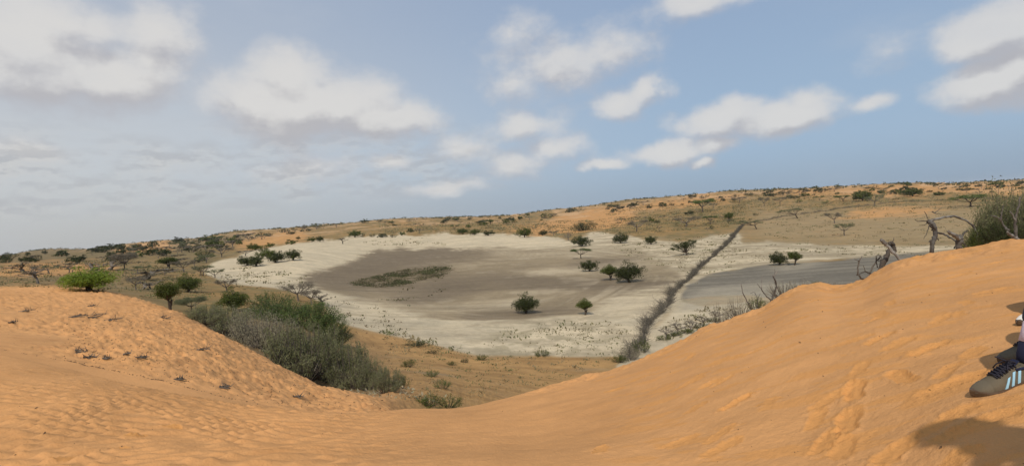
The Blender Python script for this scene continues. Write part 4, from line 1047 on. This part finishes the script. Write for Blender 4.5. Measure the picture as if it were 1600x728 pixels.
wood_thing('dead_tree', 'twisted dead tree with one long branch arching to the right over the dune', (1456,394), D2, [
 ('trunk','dead',[(1456,400,0),(1457,384,0),(1460,372,0),(1462,362,.1),(1458,350,.1),(1450,346,.1)],.055,.07),
 ('branch','deadlight',[(1450,348,.1),(1460,342,.1),(1478,339,.2),(1493,338,.3),(1507,343,.3),(1520,352,.3),(1526,362,.3),(1528,378,.3),(1529,384,.3)],.042,.02),
 ('branch','deaddark',[(1462,366,.1),(1458,356,.1),(1452,348,.1)],.06,.03),
 ('branch','deaddark',[(1452,378,0),(1455,374,0),(1454,395,0)],.02,.03),
 ('branch','dead',[(1463,364,.1),(1474,365,0),(1484,371,-.1),(1494,377,-.2),(1505,380,-.2),(1511,386,-.2)],.032,.016),
 ('branch','deaddark',[(1452,346,.1),(1444,345,.1),(1434,346,.1),(1429,343,.1)],.022,.008),
 ('twig','deaddark',[(1450,342,.1),(1447,335,.1),(1444,330,.1)],.016,.006),
 ('twig','deaddark',[(1448,350,.1),(1442,352,.1),(1436,352,.1)],.012,.005),
 ('branch','deaddark',[(1452,350,.1),(1450,360,0),(1446,368,0),(1443,373,0)],.016,.006),
 ('twig','deaddark',[(1461,368,.1),(1467,376,.1),(1463,372,.1)],.02,.008)])
wood_thing('dead_stump', 'thick broken stump with a snapped side branch beneath the arching dead branch', (1499,388), 8.6, [
 ('trunk','dead',[(1499,396,0),(1498,384,0),(1499,374,0),(1500,368,0)],.085,.07),
 ('branch','deadlight',[(1499,374,-.05),(1490,366,-.1),(1481,361,-.1)],.06,.045),
 ('branch','dead',[(1502,372,.1),(1506,364,.1),(1512,360,.1)],.03,.022),
 ('branch','deaddark',[(1499,383,.1),(1494,385,.1),(1490,388,.1)],.03,.015)])
wood_thing('dead_branch', 'bare forked branch standing in front of the big bush at the right edge', (1590,378), 8.0, [
 ('trunk','deadlight',[(1592,376,0),(1582,368,0),(1573,362,0)],.05,.035),
 ('branch','dead',[(1588,372,0),(1586,350,0),(1588,335,0),(1592,320,0),(1594,308,0)],.04,.016),
 ('branch','dead',[(1576,362,0),(1568,352,.1),(1562,342,.1),(1555,338,.1),(1548,337,.1)],.03,.012),
 ('branch','dead',[(1564,345,.1),(1566,330,.1),(1568,320,.1)],.02,.008),
 ('branch','deadlight',[(1587,345,0),(1582,335,0),(1578,330,0)],.025,.01)])
wood_thing('fallen_branch', 'small fallen forked branch lying on the tan plain above the arching dead tree', (1462,333), 180, [
 ('branch','deaddark',[(1456,331,0),(1463,334,0),(1472,334,0)],.35,.12), ('branch','dead',[(1460,333,0),(1467,328,0),(1472,324,0)],.2,.08)])
wood_thing('dead_branch', 'bent bare branch rising from a twiggy bush on the dune lip', (1206,470), 8.9, [
 ('trunk','dead',[(1204,474,0),(1209,460,0),(1213,450,0),(1212,440,0),(1208,432,0)],.03,.024),
 ('branch','deadlight',[(1208,432,0),(1212,427,0),(1216,422,0)],.022,.008),
 ('twig','dead',[(1210,430,0),(1211,424,0),(1210,420,0)],.010,.005), ('twig','dead',[(1212,444,0),(1216,452,0),(1220,458,0)],.012,.005)])
wood_thing('dead_branch', 'long thin bare stick slanting left behind the dune lip', (1172,486), 8.9, [
 ('branch','deaddark',[(1174,482,0),(1166,468,0),(1160,455,0),(1158,443,0)],.022,.007)])
wood_thing('dead_branch', 'thin bare branch with side twigs between the slanting stick and the bent branch', (1200,476), 8.9, [
 ('branch','dead',[(1206,470,0),(1197,462,0),(1190,452,0),(1183,443,0)],.022,.008), ('twig','deadlight',[(1190,452,0),(1190,440,0),(1191,430,0)],.012,.005),
 ('twig','dead',[(1182,480,0),(1184,468,0),(1179,456,0),(1172,458,0)],.012,.005), ('twig','dead',[(1184,468,0),(1188,458,0)],.009,.004)])
# bushes hugging the lip of the dune on its far side
def lip_plant(px, base, h_, w_, kind, label, depth, **k): return plant(px, base, h_, w_, kind, label, at=unproj(px, base, depth), **k)
lip_plant(1130,512,38,40,'dry','dry twiggy bush low on the dune lip, left of the bare sticks', 9.2, lod=0)
lip_plant(1155,498,34,40,'dry','dry twiggy bush on the dune lip behind the slanting stick', 9.2, lod=0)
lip_plant(1182,486,22,24,'low','leafy green bush on the dune lip among bare branches', 9.4, lod=1)
lip_plant(1225,466,26,46,'dry','brown twiggy bush on the dune lip right of the bent branch', 9.5, lod=0)
lip_plant(1250,456,20,36,'dry','low brown twiggy bush creeping up the dune lip', 9.6, lod=1)
lip_plant(1275,450,11,20,'low','small bright green plant on the top of the dune lip', 9.5, lod=1)
lip_plant(1300,452,12,40,'dry','brown creeping twigs right of the small bright green plant', 9.5, lod=1)
lip_plant(1362,444,12,30,'dry','dry twigs at the foot of the leaning cut log', 9.2, lod=1)
for i, (x, y, h_, w_, kd, dp, lb) in enumerate([(1592,392,96,84,'leafy',9.9,'tall olive bush at the right edge, highest of the clump behind the dune'),
        (1560,392,66,64,'leafy',9.8,'dark olive bush in the middle of the clump at the right edge'),(1534,392,34,46,'low',9.6,'low dark green bush at the left end of the clump at the right edge'),
        (1575,384,40,60,'darklow',8.9,'dark inner bush of the clump at the right edge, close behind the sand'),(1625,390,90,60,'leafy',9.2,'olive bush cut by the right edge of the picture'),(1572,390,80,60,'leafy',9.7,'olive bush left of the tallest bush at the right edge')]):
    lip_plant(x, y, h_, w_, kd, lb, dp, lod=0, var=i)

# ------------------------------------------------------------ twigs lying on the old dune
def twig_thing(px, py, wpx, label, seed, tk=4.5, hgt=.3):
    P = land(px, py, tk); ux = F / (P @ FWD); rg = np.random.default_rng(seed); w_ = wpx / ux
    o = thing('dead_twig', P, label, 'twig'); mb = MB()
    for i in range(4):
        a = rg.normal(size=3) * np.array([w_ * .15, w_ * .3, 0]) - np.array([w_ * .4, 0, 0]); b = rg.normal(size=3) * np.array([w_ * .2, w_ * .3, 0]) + np.array([w_ * .45, 0, 0])
        a[2] = rg.random() * hgt * w_ * .4; b[2] = rg.random() * hgt * w_; a[2] += .02
        mb.tube(bez(a, b, rg.normal(size=3) * np.array([0, 0, .1 * w_]), 5), np.linspace(.018, .006, 5) * max(1, 14 / ux * 1.3), 4)
        for _ in range(3):
            c = a + (b - a) * rg.random(); mb.tube([c, c + rg.normal(size=3) * np.array([.2, .3, .15]) * w_ + np.array([0, 0, .05])], (.008, .003), 3)
    obj('stem', mb.mesh('twig_stem', M['deaddark'], False), o); return o
TW = [(122,496,22,'thin bent dry twig at the left of a line of twigs on the old dune'),(150,497,26,'dry sprig in the middle of the line of twigs on the old dune'),(176,502,22,'dry sprig at the right of the line of twigs on the old dune'),
      (145,479,14,'small dark twig above the line of twigs'),(120,552,22,'flat dark twig left of the upright V shaped twig'),(141,560,16,'upright V shaped dry twig on the lower old dune'),(165,562,14,'short dark twig right of the V shaped twig'),
      (221,560,14,'hooked thin twig on the lower old dune'),(200,555,10,'dark clump of dry twig above the hooked twig'),(318,548,20,'dry dark sprig on the flank below the thicket'),(280,594,12,'short twig on the lower flank right of the hooked twig'),
      (352,607,16,'dark twig near the hollow between the dunes'),(42,488,16,'dry sprig near the left edge of the old dune'),(258,497,16,'dry clump by the top of the old dune flank'),(465,622,14,'pale dry sprig below the thicket'),
      (33,426,26,'dark leaning dead branch on the left valley floor'),(395,545,22,'dead twig at the foot of the straw grey shrubs'),(20,505,10,'tiny dark twig at the far left of the old dune')]
for i, t in enumerate(TW): twig_thing(*t, 200 + i, tk=4.2 if t[1] > 440 else 7)
def litter():
    mb = MB(); r = random.Random(5)
    spots = [(r.uniform(100, 620), r.uniform(500, 640), 4.2, 1.6) for _ in range(900)] + [(r.uniform(0, 300), r.uniform(455, 600), 4.2, 1.3) for _ in range(120)] + \
            [(r.uniform(900, 1600), r.uniform(380, 728), 0, 1.6) for _ in range(70)] + [(r.uniform(0, 800), r.uniform(620, 728), 0, 1.4) for _ in range(16)] + \
            [(70,680,0,3.4),(57,641,0,3.6),(190,700,0,3.4),(24,712,0,2.2),(1374,526,0,3),(1453,611,0,3),(1470,699,0,3.4),(1285,487,0,3),(1193,503,0,3),(1250,537,0,3),(1430,560,0,2)]
    for x, y, tk, s in spots:
        P = land(x, y, tk) if tk else np.array(at_near(x, y))
        if tk == 0 and y < 560 and P[1] > 9: continue
        ux = F / (P @ FWD); q = s * r.uniform(.6, 1.3) / ux; a = r.uniform(0, 3.1); d = np.array([math.cos(a), math.sin(a), .3]) * q; e = np.array([-math.sin(a), math.cos(a), .1]) * q * .4
        c = P + np.array([0, 0, q * .15]); up = np.array([0, 0, q * .45])
        mb.add([c - d, c + e, c + d, c - e, c + up], [(0, 1, 4), (1, 2, 4), (2, 3, 4), (3, 0, 4)])
    return mb
obj('plant_litter', litter().mesh('plant_litter', M['litter']), None, kind='stuff')

# ------------------------------------------------------------ the people at the right edge
M['suede'] = plain_mat('olive brown suede', (.098, .080, .052), .9, .12, 9, (.125, .10, .066), bump=.25, bscale=120)
M['suedetoe'] = plain_mat('worn olive suede', (.135, .110, .074), .92, .1, 9, bump=.3, bscale=120)
M['gum'] = plain_mat('dark gum rubber', (.085, .052, .028), .55, .12, 8, spec=.4)
M['stripe'] = plain_mat('pale blue leather', (.30, .52, .64), .6, .06, 8, spec=.35)
M['lace'] = plain_mat('dark navy laces', (.028, .026, .036), .85, .2, 30)
M['navy'] = plain_mat('navy cloth', (.016, .018, .040), .9, .15, 20)
M['lilac'] = plain_mat('pale lilac sock knit', (.62, .52, .60), .9, .08, 20, bump=.4, bscale=90)
M['white'] = plain_mat('off white canvas', (.72, .68, .60), .8, .08, 20)
M['denim'] = plain_mat('dark trousers cloth', (.05, .055, .075), .9, .15, 8)
M['beige'] = plain_mat('light cotton shirt', (.45, .43, .40), .9, .1, 6)
M['redshirt'] = plain_mat('dull blue shirt cotton', (.12, .17, .26), .9, .1, 6)
M['skin'] = plain_mat('skin', (.42, .25, .17), .55, .08, 6, spec=.4)
M['hair'] = plain_mat('dark brown hair', (.035, .022, .015), .7, .25, 20)
M['eye'] = plain_mat('eye', (.05, .035, .03), .2, .02, 5, spec=.6)

XS = np.array([0, .012, .035, .07, .105, .14, .175, .205, .235, .262, .280, .290])
HW = np.array([.018, .028, .033, .034, .034, .037, .042, .045, .044, .037, .025, .010])   # half widths of the upper
HT = np.array([.062, .074, .080, .083, .086, .085, .075, .064, .055, .046, .036, .026])   # top of the upper
SW = np.array([.020, .032, .036, .0365, .037, .041, .047, .050, .049, .042, .031, .016])  # half widths of the sole
CV = np.array([0, 0, 0, 0, .001, .003, .005, .006, .006, .004, .001, -.003])
def upper_pt(x, a, off=0.):
    """a from -1 (lower left) over 0 (top) to 1 (lower right)"""
    hw = np.interp(x, XS, HW); ht = np.interp(x, XS, HT); c = np.interp(x, XS, CV); z0 = .026
    t = a * math.pi / 2; sy = math.copysign(abs(math.sin(t)) ** .72, t); cz = abs(math.cos(t)) ** .80
    return np.array([x, c + (hw + off) * sy, z0 + (ht - z0 + off) * cz])
def make_shoe(mu, ms, mst, ml, mc, leg, sockmat, parent, stripes=True):
    mb = MB(); xs = np.concatenate([np.linspace(0, .262, 24), np.linspace(.266, .290, 8)]); na = 19; V = []
    for x in xs:
        for a in np.linspace(-1, 1, na): V.append(upper_pt(x, a))
    n = len(xs); fs = [(i * na + k, i * na + k + 1, (i + 1) * na + k + 1, (i + 1) * na + k) for i in range(n - 1) for k in range(na - 1)]
    fs += [tuple(range(na)), tuple((n - 1) * na + k for k in range(na))[::-1]]
    mb.add(V, fs); up = obj('shoe', mb.mesh('shoe_upper', mu, True), parent)
    # sole with rounded heel and toe
    mb = MB(); xs2 = np.linspace(-.006, .298, 40); lay = [(0, .92), (.004, 1.0), (.022, 1.0), (.0275, .965)]; V = []
    for z, k in lay:
        for sd in (1, -1):
            for x in (xs2 if sd == 1 else xs2[::-1]):
                xx = np.clip(x, 0, .29); w_ = np.interp(xx, XS, SW)
                e = min(1, max(0, (x + .006) / .03)); e2 = min(1, max(0, (.298 - x) / .035)); w_ *= math.sqrt(1 - (1 - e) ** 2) * math.sqrt(1 - (1 - e2) ** 2)
                spring = .010 * max(0, (x - .23) / .06) ** 2
                V.append((.146 + (x - .146) * (.985 if k < 1 else 1), np.interp(xx, XS, CV) + sd * w_ * k, z + spring))
    m_ = 80
    fs = [(l * m_ + i, l * m_ + (i + 1) % m_, (l + 1) * m_ + (i + 1) % m_, (l + 1) * m_ + i) for l in range(3) for i in range(m_)] + [tuple(range(m_))[::-1], tuple(3 * m_ + i for i in range(m_))]
    mb.add(V, fs); obj('sole', mb.mesh('shoe_sole', ms, False), up)
    def strip(mat, path, width, nm, off=.0022):
        """a raised band following (x, a) points of the upper"""
        mb = MB(); P = []
        for i, (x, a) in enumerate(path):
            for s_ in (-.5, .5):
                for o_ in (0, off): P.append(upper_pt(x + s_ * width, a, o_))
        n = len(path); fs = []
        for i in range(n - 1):
            b = 4 * i; c_ = b + 4
            fs += [(b + 1, b + 3, c_ + 3, c_ + 1), (b, b + 1, c_ + 1, c_), (b + 3, b + 2, c_ + 2, c_ + 3)]
        mb.add(P, fs); return obj(nm, mb.mesh(nm, mat), up)
    if stripes:
        for sd in (-1, 1):
            for k in range(3):
                x0 = .196 - .030 * k; ht = [.60, .50, .42][k]
                strip(mst, [(x0 - .030 * t, sd * (1.0 - (1 - ht) * t)) for t in np.linspace(.02, 1, 8)], .0125, 'stripe')
    # toe overlay, collar, tongue, laces
    mb = MB(); V = []; xt = [.236 + .0 * k for k in range(1)]
    xs3 = np.linspace(0, 1, 9); 
    for t in xs3:
        for a in np.linspace(-.98, .98, 15): V.append(upper_pt(.232 + .012 * abs(a) + t * (.289 - .232 - .012 * abs(a)), a, .0016))
    fs = [(i * 15 + k, i * 15 + k + 1, (i + 1) * 15 + k + 1, (i + 1) * 15 + k) for i in range(8) for k in range(14)]
    mb.add(V, fs); obj('toe_cap', mb.mesh('toe_cap', M['suedetoe'] if stripes else mu, True), up)
    mb = MB(); mb.tube([upper_pt(x, a, .001) for x, a in [(.125, -.45), (.10, -.50), (.07, -.52), (.04, -.48), (.016, -.3), (.008, 0), (.016, .3), (.04, .48), (.07, .52), (.10, .50), (.125, .45)]], .0055, 8)
    obj('collar', mb.mesh('collar', mc, True), up)
    mb = MB(); V = []
    for i, x in enumerate(np.linspace(.105, .195, 9)):
        for y in (-.018, -.006, .006, .018): V.append((x - (.012 if i == 0 else 0), y + np.interp(x, XS, CV), np.interp(x, XS, HT) + (.014 if i == 0 else .003) - abs(y) * .12))
    for i, x in enumerate(np.linspace(.105, .195, 9)):
        for y in (-.018, -.006, .006, .018): V.append((x - (.014 if i == 0 else 0), y + np.interp(x, XS, CV), np.interp(x, XS, HT) - .004))
    fs = [(i * 4 + k, (i + 1) * 4 + k, (i + 1) * 4 + k + 1, i * 4 + k + 1) for i in range(8) for k in range(3)] + [(36 + i * 4 + k, 36 + i * 4 + k + 1, 36 + (i + 1) * 4 + k + 1, 36 + (i + 1) * 4 + k) for i in range(8) for k in range(3)]
    mb.add(V, fs); obj('tongue', mb.mesh('tongue', mc, True), up)
    mb = MB()
    for k in range(7):
        x = .118 + k * .0125
        for sd in (-1, 1):
            mb.tube([upper_pt(x, .34 * sd, .002), upper_pt(x + .002, .2 * sd, .008), upper_pt(x + .005, 0, .0095), upper_pt(x + .009, -.26 * sd, .004)], .0028, 6)
    c0 = upper_pt(.122, 0, .014)
    for sd in (-1, 1):   # bow loops and loose ends
        t = np.linspace(0, 2 * math.pi, 13)
        mb.tube([c0 + np.array([.010 * math.sin(q) + .012 * (1 - math.cos(q)) * .5, sd * .020 * (1 - math.cos(q)), .008 * math.sin(q) + .007 * (1 - math.cos(q))]) for q in t], .0026, 6)
        mb.tube([c0, c0 + np.array([.012, sd * .012, .004]), c0 + np.array([.03, sd * .026, -.006]), c0 + np.array([.04, sd * .034, -.02])], .0024, 6)
    obj('laces', mb.mesh('laces', ml, True), up)
    return up
def place_shoe(up, toe, heel):
    d = Vector(heel) - Vector(toe); x = (Vector(toe) - Vector(heel)).normalized(); z = Vector((0, 0, 1)); y = z.cross(x).normalized(); z = x.cross(y)
    up.matrix_local = Matrix(((x[0], y[0], z[0], heel[0]), (x[1], y[1], z[1], heel[1]), (x[2], y[2], z[2], heel[2]), (0, 0, 0, 1)))

def skin_mesh(name, verts, edges, radii, root, mat, parent, sub=2):
    me = bpy.data.meshes.new(name); me.from_pydata([tuple(v) for v in verts], edges, []); o = obj(name, me, parent)
    md = o.modifiers.new('skin', 'SKIN'); md.use_smooth_shade = True
    for i, v in enumerate(me.skin_vertices[0].data):
        r = radii[i]; v.radius = r if isinstance(r, tuple) else (r, r); v.use_root = (i == root)
    s_ = o.modifiers.new('sub', 'SUBSURF'); s_.levels = sub; s_.render_levels = sub; me.materials.append(mat); return o

def seated_person(name, label, hip, fwd, toes, ank, knee_h, shirt, trousers, group=None, sock=None, torso_lean=.12, shoe_args=None, hands_on_knees=True, stand=0., knee_back=None):
    """hip: ground point under the pelvis; fwd: unit vector from hip to feet"""
    hip = Vector(hip); f = Vector(fwd).normalized(); s = Vector((0, 0, 1)).cross(f).normalized(); up = Vector((0, 0, 1))
    o = thing(name, hip, label, 'person', group)
    W = lambda a, b, c: f * a + s * b + up * (c + stand)         # forward, sideways (left), up; relative to hip
    pel = W(0, 0, .13); ch = W(torso_lean * .6, 0, .40); nk = W(torso_lean, 0, .60); hd = W(torso_lean + .03, 0, .70)
    legs = []
    for i, (t_, a_) in enumerate(zip(toes, ank)):
        sd = 1 if i == 0 else -1; an = Vector(a_) - hip; hj = W(0.02, .10 * sd, .13)
        mid = (hj + an) / 2; kn_ = Vector((mid.x, mid.y, 0)) + f * .04 + up * knee_h; kn_ = Vector((an.x, an.y, 0)) - f * knee_back + up * knee_h if knee_back is not None else kn_; kn_ = kn_ if not stand else Vector((mid.x, mid.y, mid.z)) + f * .03; legs.append((hj, kn_, an))
    # body (skin): torso, neck, arms with hands, lower legs
    v = [pel, ch, nk, W(torso_lean + .01, 0, .66)]; e = [(0, 1), (1, 2), (2, 3)]; r = [(.15, .11), (.15, .10), (.06, .06), (.055, .055)]
    arms = []
    for i, sd in enumerate((1, -1)):
        sh = W(torso_lean * .9, .19 * sd, .55); kn_ = legs[i][1]; elb = W(.16, .27 * sd, .33); wr = kn_ + up * .075 - f * .06
        if not hands_on_knees: elb = W(-.02, .28 * sd, .32); wr = W(.16, .20 * sd, .16)
        if knee_back is not None: elb = W(-.34, .26 * sd, .30); wr = W(-.46, .28 * sd, .06)
        b = len(v); v += [W(torso_lean * .9, .10 * sd, .56), sh, elb, wr]; e += [(2, b), (b, b + 1), (b + 1, b + 2), (b + 2, b + 3)]; r += [.06, .055, .040, .027]
        dr = ((kn_ - wr).normalized() if knee_back is None else -f) if hands_on_knees else f; palm = wr + dr * .055; v.append(palm); e.append((b + 3, b + 4)); r.append((.036, .020))
        for q, (off, ln) in enumerate(((-.030, .066), (-.010, .078), (.010, .074), (.030, .058))):
            k0 = palm + dr * .035 + s * off * sd; k1 = k0 + dr * ln * .5 - up * .006; k2 = k1 + dr * ln * .35 - up * .022
            c_ = len(v); v += [k0, k1, k2]; e += [(b + 4, c_), (c_, c_ + 1), (c_ + 1, c_ + 2)]; r += [.010, .009, .008]
        c_ = len(v); v += [wr + dr * .03 - s * .035 * sd, wr + dr * .065 - s * .052 * sd - up * .012]; e += [(b + 4, c_), (c_, c_ + 1)]; r += [.012, .009]
        arms.append((sh, elb, wr))
    for i, (hj, kn_, an) in enumerate(legs):
        b = len(v); v += [hj, (hj + kn_) / 2, kn_, kn_ * .6 + an * .4, an]; e += [(0, b), (b, b + 1), (b + 1, b + 2), (b + 2, b + 3), (b + 3, b + 4)]; r += [.082, .070, .052, .046, .032]
    skin_mesh('body', v, e, r, 0, M['skin'], o)
    # head
    hc = W(torso_lean + .04, 0, .775); mb = MB(); V = []; nu, nv = 20, 16
    for i in range(nv + 1):
        ph = math.pi * i / nv
        for j in range(nu):
            th = 2 * math.pi * j / nu; x = math.cos(th) * math.sin(ph); y = math.sin(th) * math.sin(ph); z = math.cos(ph)
            px_ = x * .098; py_ = y * .076 * (1 - .18 * max(0, -z)); pz_ = z * .115
            if x > .8 and -.35 < z < .15: px_ += .020 * math.exp(-(y / .18) ** 2) * math.exp(-((z + .12) / .16) ** 2)
            if x > .6: px_ -= .008 * math.exp(-((abs(y) - .33) / .14) ** 2 - ((z - .12) / .12) ** 2)
            if x > .6: px_ += .006 * math.exp(-(y / .3) ** 2 - ((z + .48) / .06) ** 2) - .004 * math.exp(-(y / .3) ** 2 - ((z + .42) / .03) ** 2)
            V.append(hc + f * px_ + s * py_ + up * pz_)
    fs = [(i * nu + j, i * nu + (j + 1) % nu, (i + 1) * nu + (j + 1) % nu, (i + 1) * nu + j) for i in range(nv) for j in range(nu)]
    mb.add([tuple(q) for q in V], [q[::-1] for q in fs]); hd_o = obj('head', mb.mesh('head', M['skin'], True), o)
    for sd in (1, -1):
        mb = MB(); c_ = hc + f * .086 + s * .028 * sd + up * .014
        mb.tube([c_ - s * .012, c_, c_ + s * .012], (.003, .0085, .003), 8); obj('eye', mb.mesh('eye', M['eye'], True), hd_o)
        mb = MB(); c_ = hc + s * .076 * sd; mb.tube([c_ + up * .026, c_ + up * .012 - f * .012 + s * .010 * sd, c_ - up * .016 - f * .004 + s * .007 * sd, c_ - up * .028], (.008, .010, .008, .005), 8); obj('ear', mb.mesh('ear', M['skin'], True), hd_o)
    mb = MB(); V = []
    for i in range(9):
        ph = math.pi * .56 * i / 8
        for j in range(nu):
            th = 2 * math.pi * j / nu; lim = ph * (1 if math.cos(th) < .2 else .58 + .2 * (1 - math.cos(th)))
            V.append(hc + f * (math.cos(th) * math.sin(lim) * .106 - .004) + s * math.sin(th) * math.sin(lim) * .086 + up * (math.cos(lim) * .124 + .004))
    fs = [(i * nu + j, i * nu + (j + 1) % nu, (i + 1) * nu + (j + 1) % nu, (i + 1) * nu + j) for i in range(8) for j in range(nu)]
    mb.add([tuple(q) for q in V], [q[::-1] for q in fs]); obj('hair', mb.mesh('hair', M['hair'], True), hd_o)
    # shirt
    v = [pel + up * .03, ch, W(torso_lean * .95, 0, .545)]; e = [(0, 1), (1, 2)]; r = [(.165, .125), (.165, .115), (.10, .085)]
    for i, (sh, elb, wr) in enumerate(arms):
        b = len(v); v += [sh, (sh + elb) / 2, elb * .8 + sh * .2]; e += [(2, b), (b, b + 1), (b + 1, b + 2)]; r += [.070, .058, .056]
    skin_mesh('shirt', v, e, r, 1, shirt, o)
    v = [pel]; e = []; r = [(.168, .125)]
    for hj, kn_, an in legs:
        b = len(v); v += [hj, (hj + kn_) / 2, kn_, kn_ * .55 + an * .45, kn_ * .22 + an * .78]; e += [(0, b), (b, b + 1), (b + 1, b + 2), (b + 2, b + 3), (b + 3, b + 4)]; r += [.098, .086, .068, .060, .054]
    skin_mesh('trousers', v, e, r, 0, trousers, o)
    for i, (t_, a_) in enumerate(zip(toes, ank)):
        sh_ = make_shoe(*shoe_args, None, None, o, stripes=shoe_args[2] is not None)
        t_ = Vector(t_); a_ = Vector(a_); hl = Vector((a_.x, a_.y, 0)) ; d_ = Vector((t_.x - a_.x, t_.y - a_.y, 0)).normalized(); heel = Vector((t_.x, t_.y, 0)) - d_ * .29
        hz_ = zat(heel.x, heel.y) + .0; tz = zat(t_.x, t_.y)
        # sunk a centimetre into soft sand
        place_shoe(sh_, Vector((t_.x, t_.y, tz - .006)) - hip, Vector((heel.x, heel.y, hz_ - .006)) - hip)
        mb = MB(); an = a_ - hip; kn_ = legs[i][1]; dd = (kn_ - an).normalized()
        low = heel - hip + d_ * .065 + up * (hz_ + .045)
        low.z = hz_ - hip.z + .045
        mb.tube([low, low.lerp(an, .5), an + dd * .02], (.036, .038, .037), 14); mb_o = obj('sock_cuff', mb.mesh('sock_cuff', M['navy'], True), o)
        mb = MB(); mb.tube([an + dd * .015, an + dd * .06, an + dd * .13], (.0385, .041, .046), 14); obj('sock', mb.mesh('sock', sock, True), o)
    return o
def gp(px, py): return np.array(at_near(px, py))
# wearer of the striped shoes: near foot and far foot
toe1 = gp(1519, 622); d1 = np.array([.998, .0]); d1 /= np.linalg.norm(d1)
toe2 = gp(1562, 568)
def ankle(t, d, up_=.12): x, y = t[0] + d[0] * .235, t[1] + d[1] * .235; return (x, y, zat(x, y) + up_)
a1 = ankle(toe1, d1); a2 = ankle(toe2, d1)
hipA = np.array([(a1[0] + a2[0]) / 2, (a1[1] + a2[1]) / 2]) + d1 * .54
seated_person('person', 'seated person whose grey brown shoes with three pale blue stripes enter at the right edge', (hipA[0], hipA[1], zat(*hipA)), (-d1[0], -d1[1], 0), [toe1, toe2], [a1, a2], .40,
              M['beige'], M['denim'], None, M['lilac'], torso_lean=-.24, knee_back=.13, shoe_args=(M['suede'], M['gum'], M['stripe'], M['lace'], M['navy']))
toe3 = gp(1594, 510); toe4 = gp(1640, 486); d3 = np.array([.95, .30]); d3 /= np.linalg.norm(d3); a3 = ankle(toe3, d3); a4 = ankle(toe4, d3)
hipB = np.array([(a3[0] + a4[0]) / 2, (a3[1] + a4[1]) / 2]) + d3 * .54
seated_person('person', 'seated person of whom only the white toe of one shoe shows at the right edge', (hipB[0], hipB[1], zat(*hipB)), (-d3[0], -d3[1], 0), [toe3, toe4], [a3, a4], .36,
              M['redshirt'], M['denim'], None, M['white'], torso_lean=-.24, knee_back=.12, shoe_args=(M['white'], M['gum'], None, M['white'], M['white']))
# neighbour standing beside the camera: only the shadow of head and shoulders falls into the picture
tip = gp(1432, 672); hgt = 1.62; LL = (hgt + .08) / math.tan(SUN_EL)
hx, hy = tip[0] - math.sin(SHADOW_AZ) * LL + .09, tip[1] - math.cos(SHADOW_AZ) * LL - .17
anks = [(hx + .02, hy - .10, zat(hx, hy) + .12), (hx - .02, hy + .10, zat(hx, hy) + .12)]; toes = [(x - .235, y, zat(x - .235, y)) for x, y, z in anks]
seated_person('person', 'standing person beside the camera, seen only as a shadow on sand at lower right', (hx, hy, zat(hx, hy)), (-1, 0, 0), toes, anks, .5,
              M['beige'], M['denim'], None, M['white'], torso_lean=.04, shoe_args=(M['white'], M['gum'], None, M['white'], M['white']), hands_on_knees=False, stand=.78)

# ------------------------------------------------------------ dusty air
hm_ = bpy.data.materials.new('dusty air'); hm_.use_nodes = True; hn = hm_.node_tree; hn.nodes.clear()
hv = hn.nodes.new('ShaderNodeVolumePrincipled'); ho = hn.nodes.new('ShaderNodeOutputMaterial'); hn.links.new(hv.outputs[0], ho.inputs['Volume'])
hv.inputs['Density'].default_value = .000035; hv.inputs['Color'].default_value = (.95, .95, .96, 1); hv.inputs['Anisotropy'].default_value = 0.0
zl, zh, RB = float(Z.min()) - 1.5, max(float(Z.max()), 40.) + 25, 10900.
mb = MB(); mb.add([(x, y, z) for z in (zl, zh) for x, y in ((-RB, -RB), (RB, -RB), (RB, RB), (-RB, RB))], [(3, 2, 1, 0), (4, 5, 6, 7), (0, 1, 5, 4), (1, 2, 6, 5), (2, 3, 7, 6), (3, 0, 4, 7)])
hz_o = obj('haze', mb.mesh('haze', hm_), None, kind='stuff')
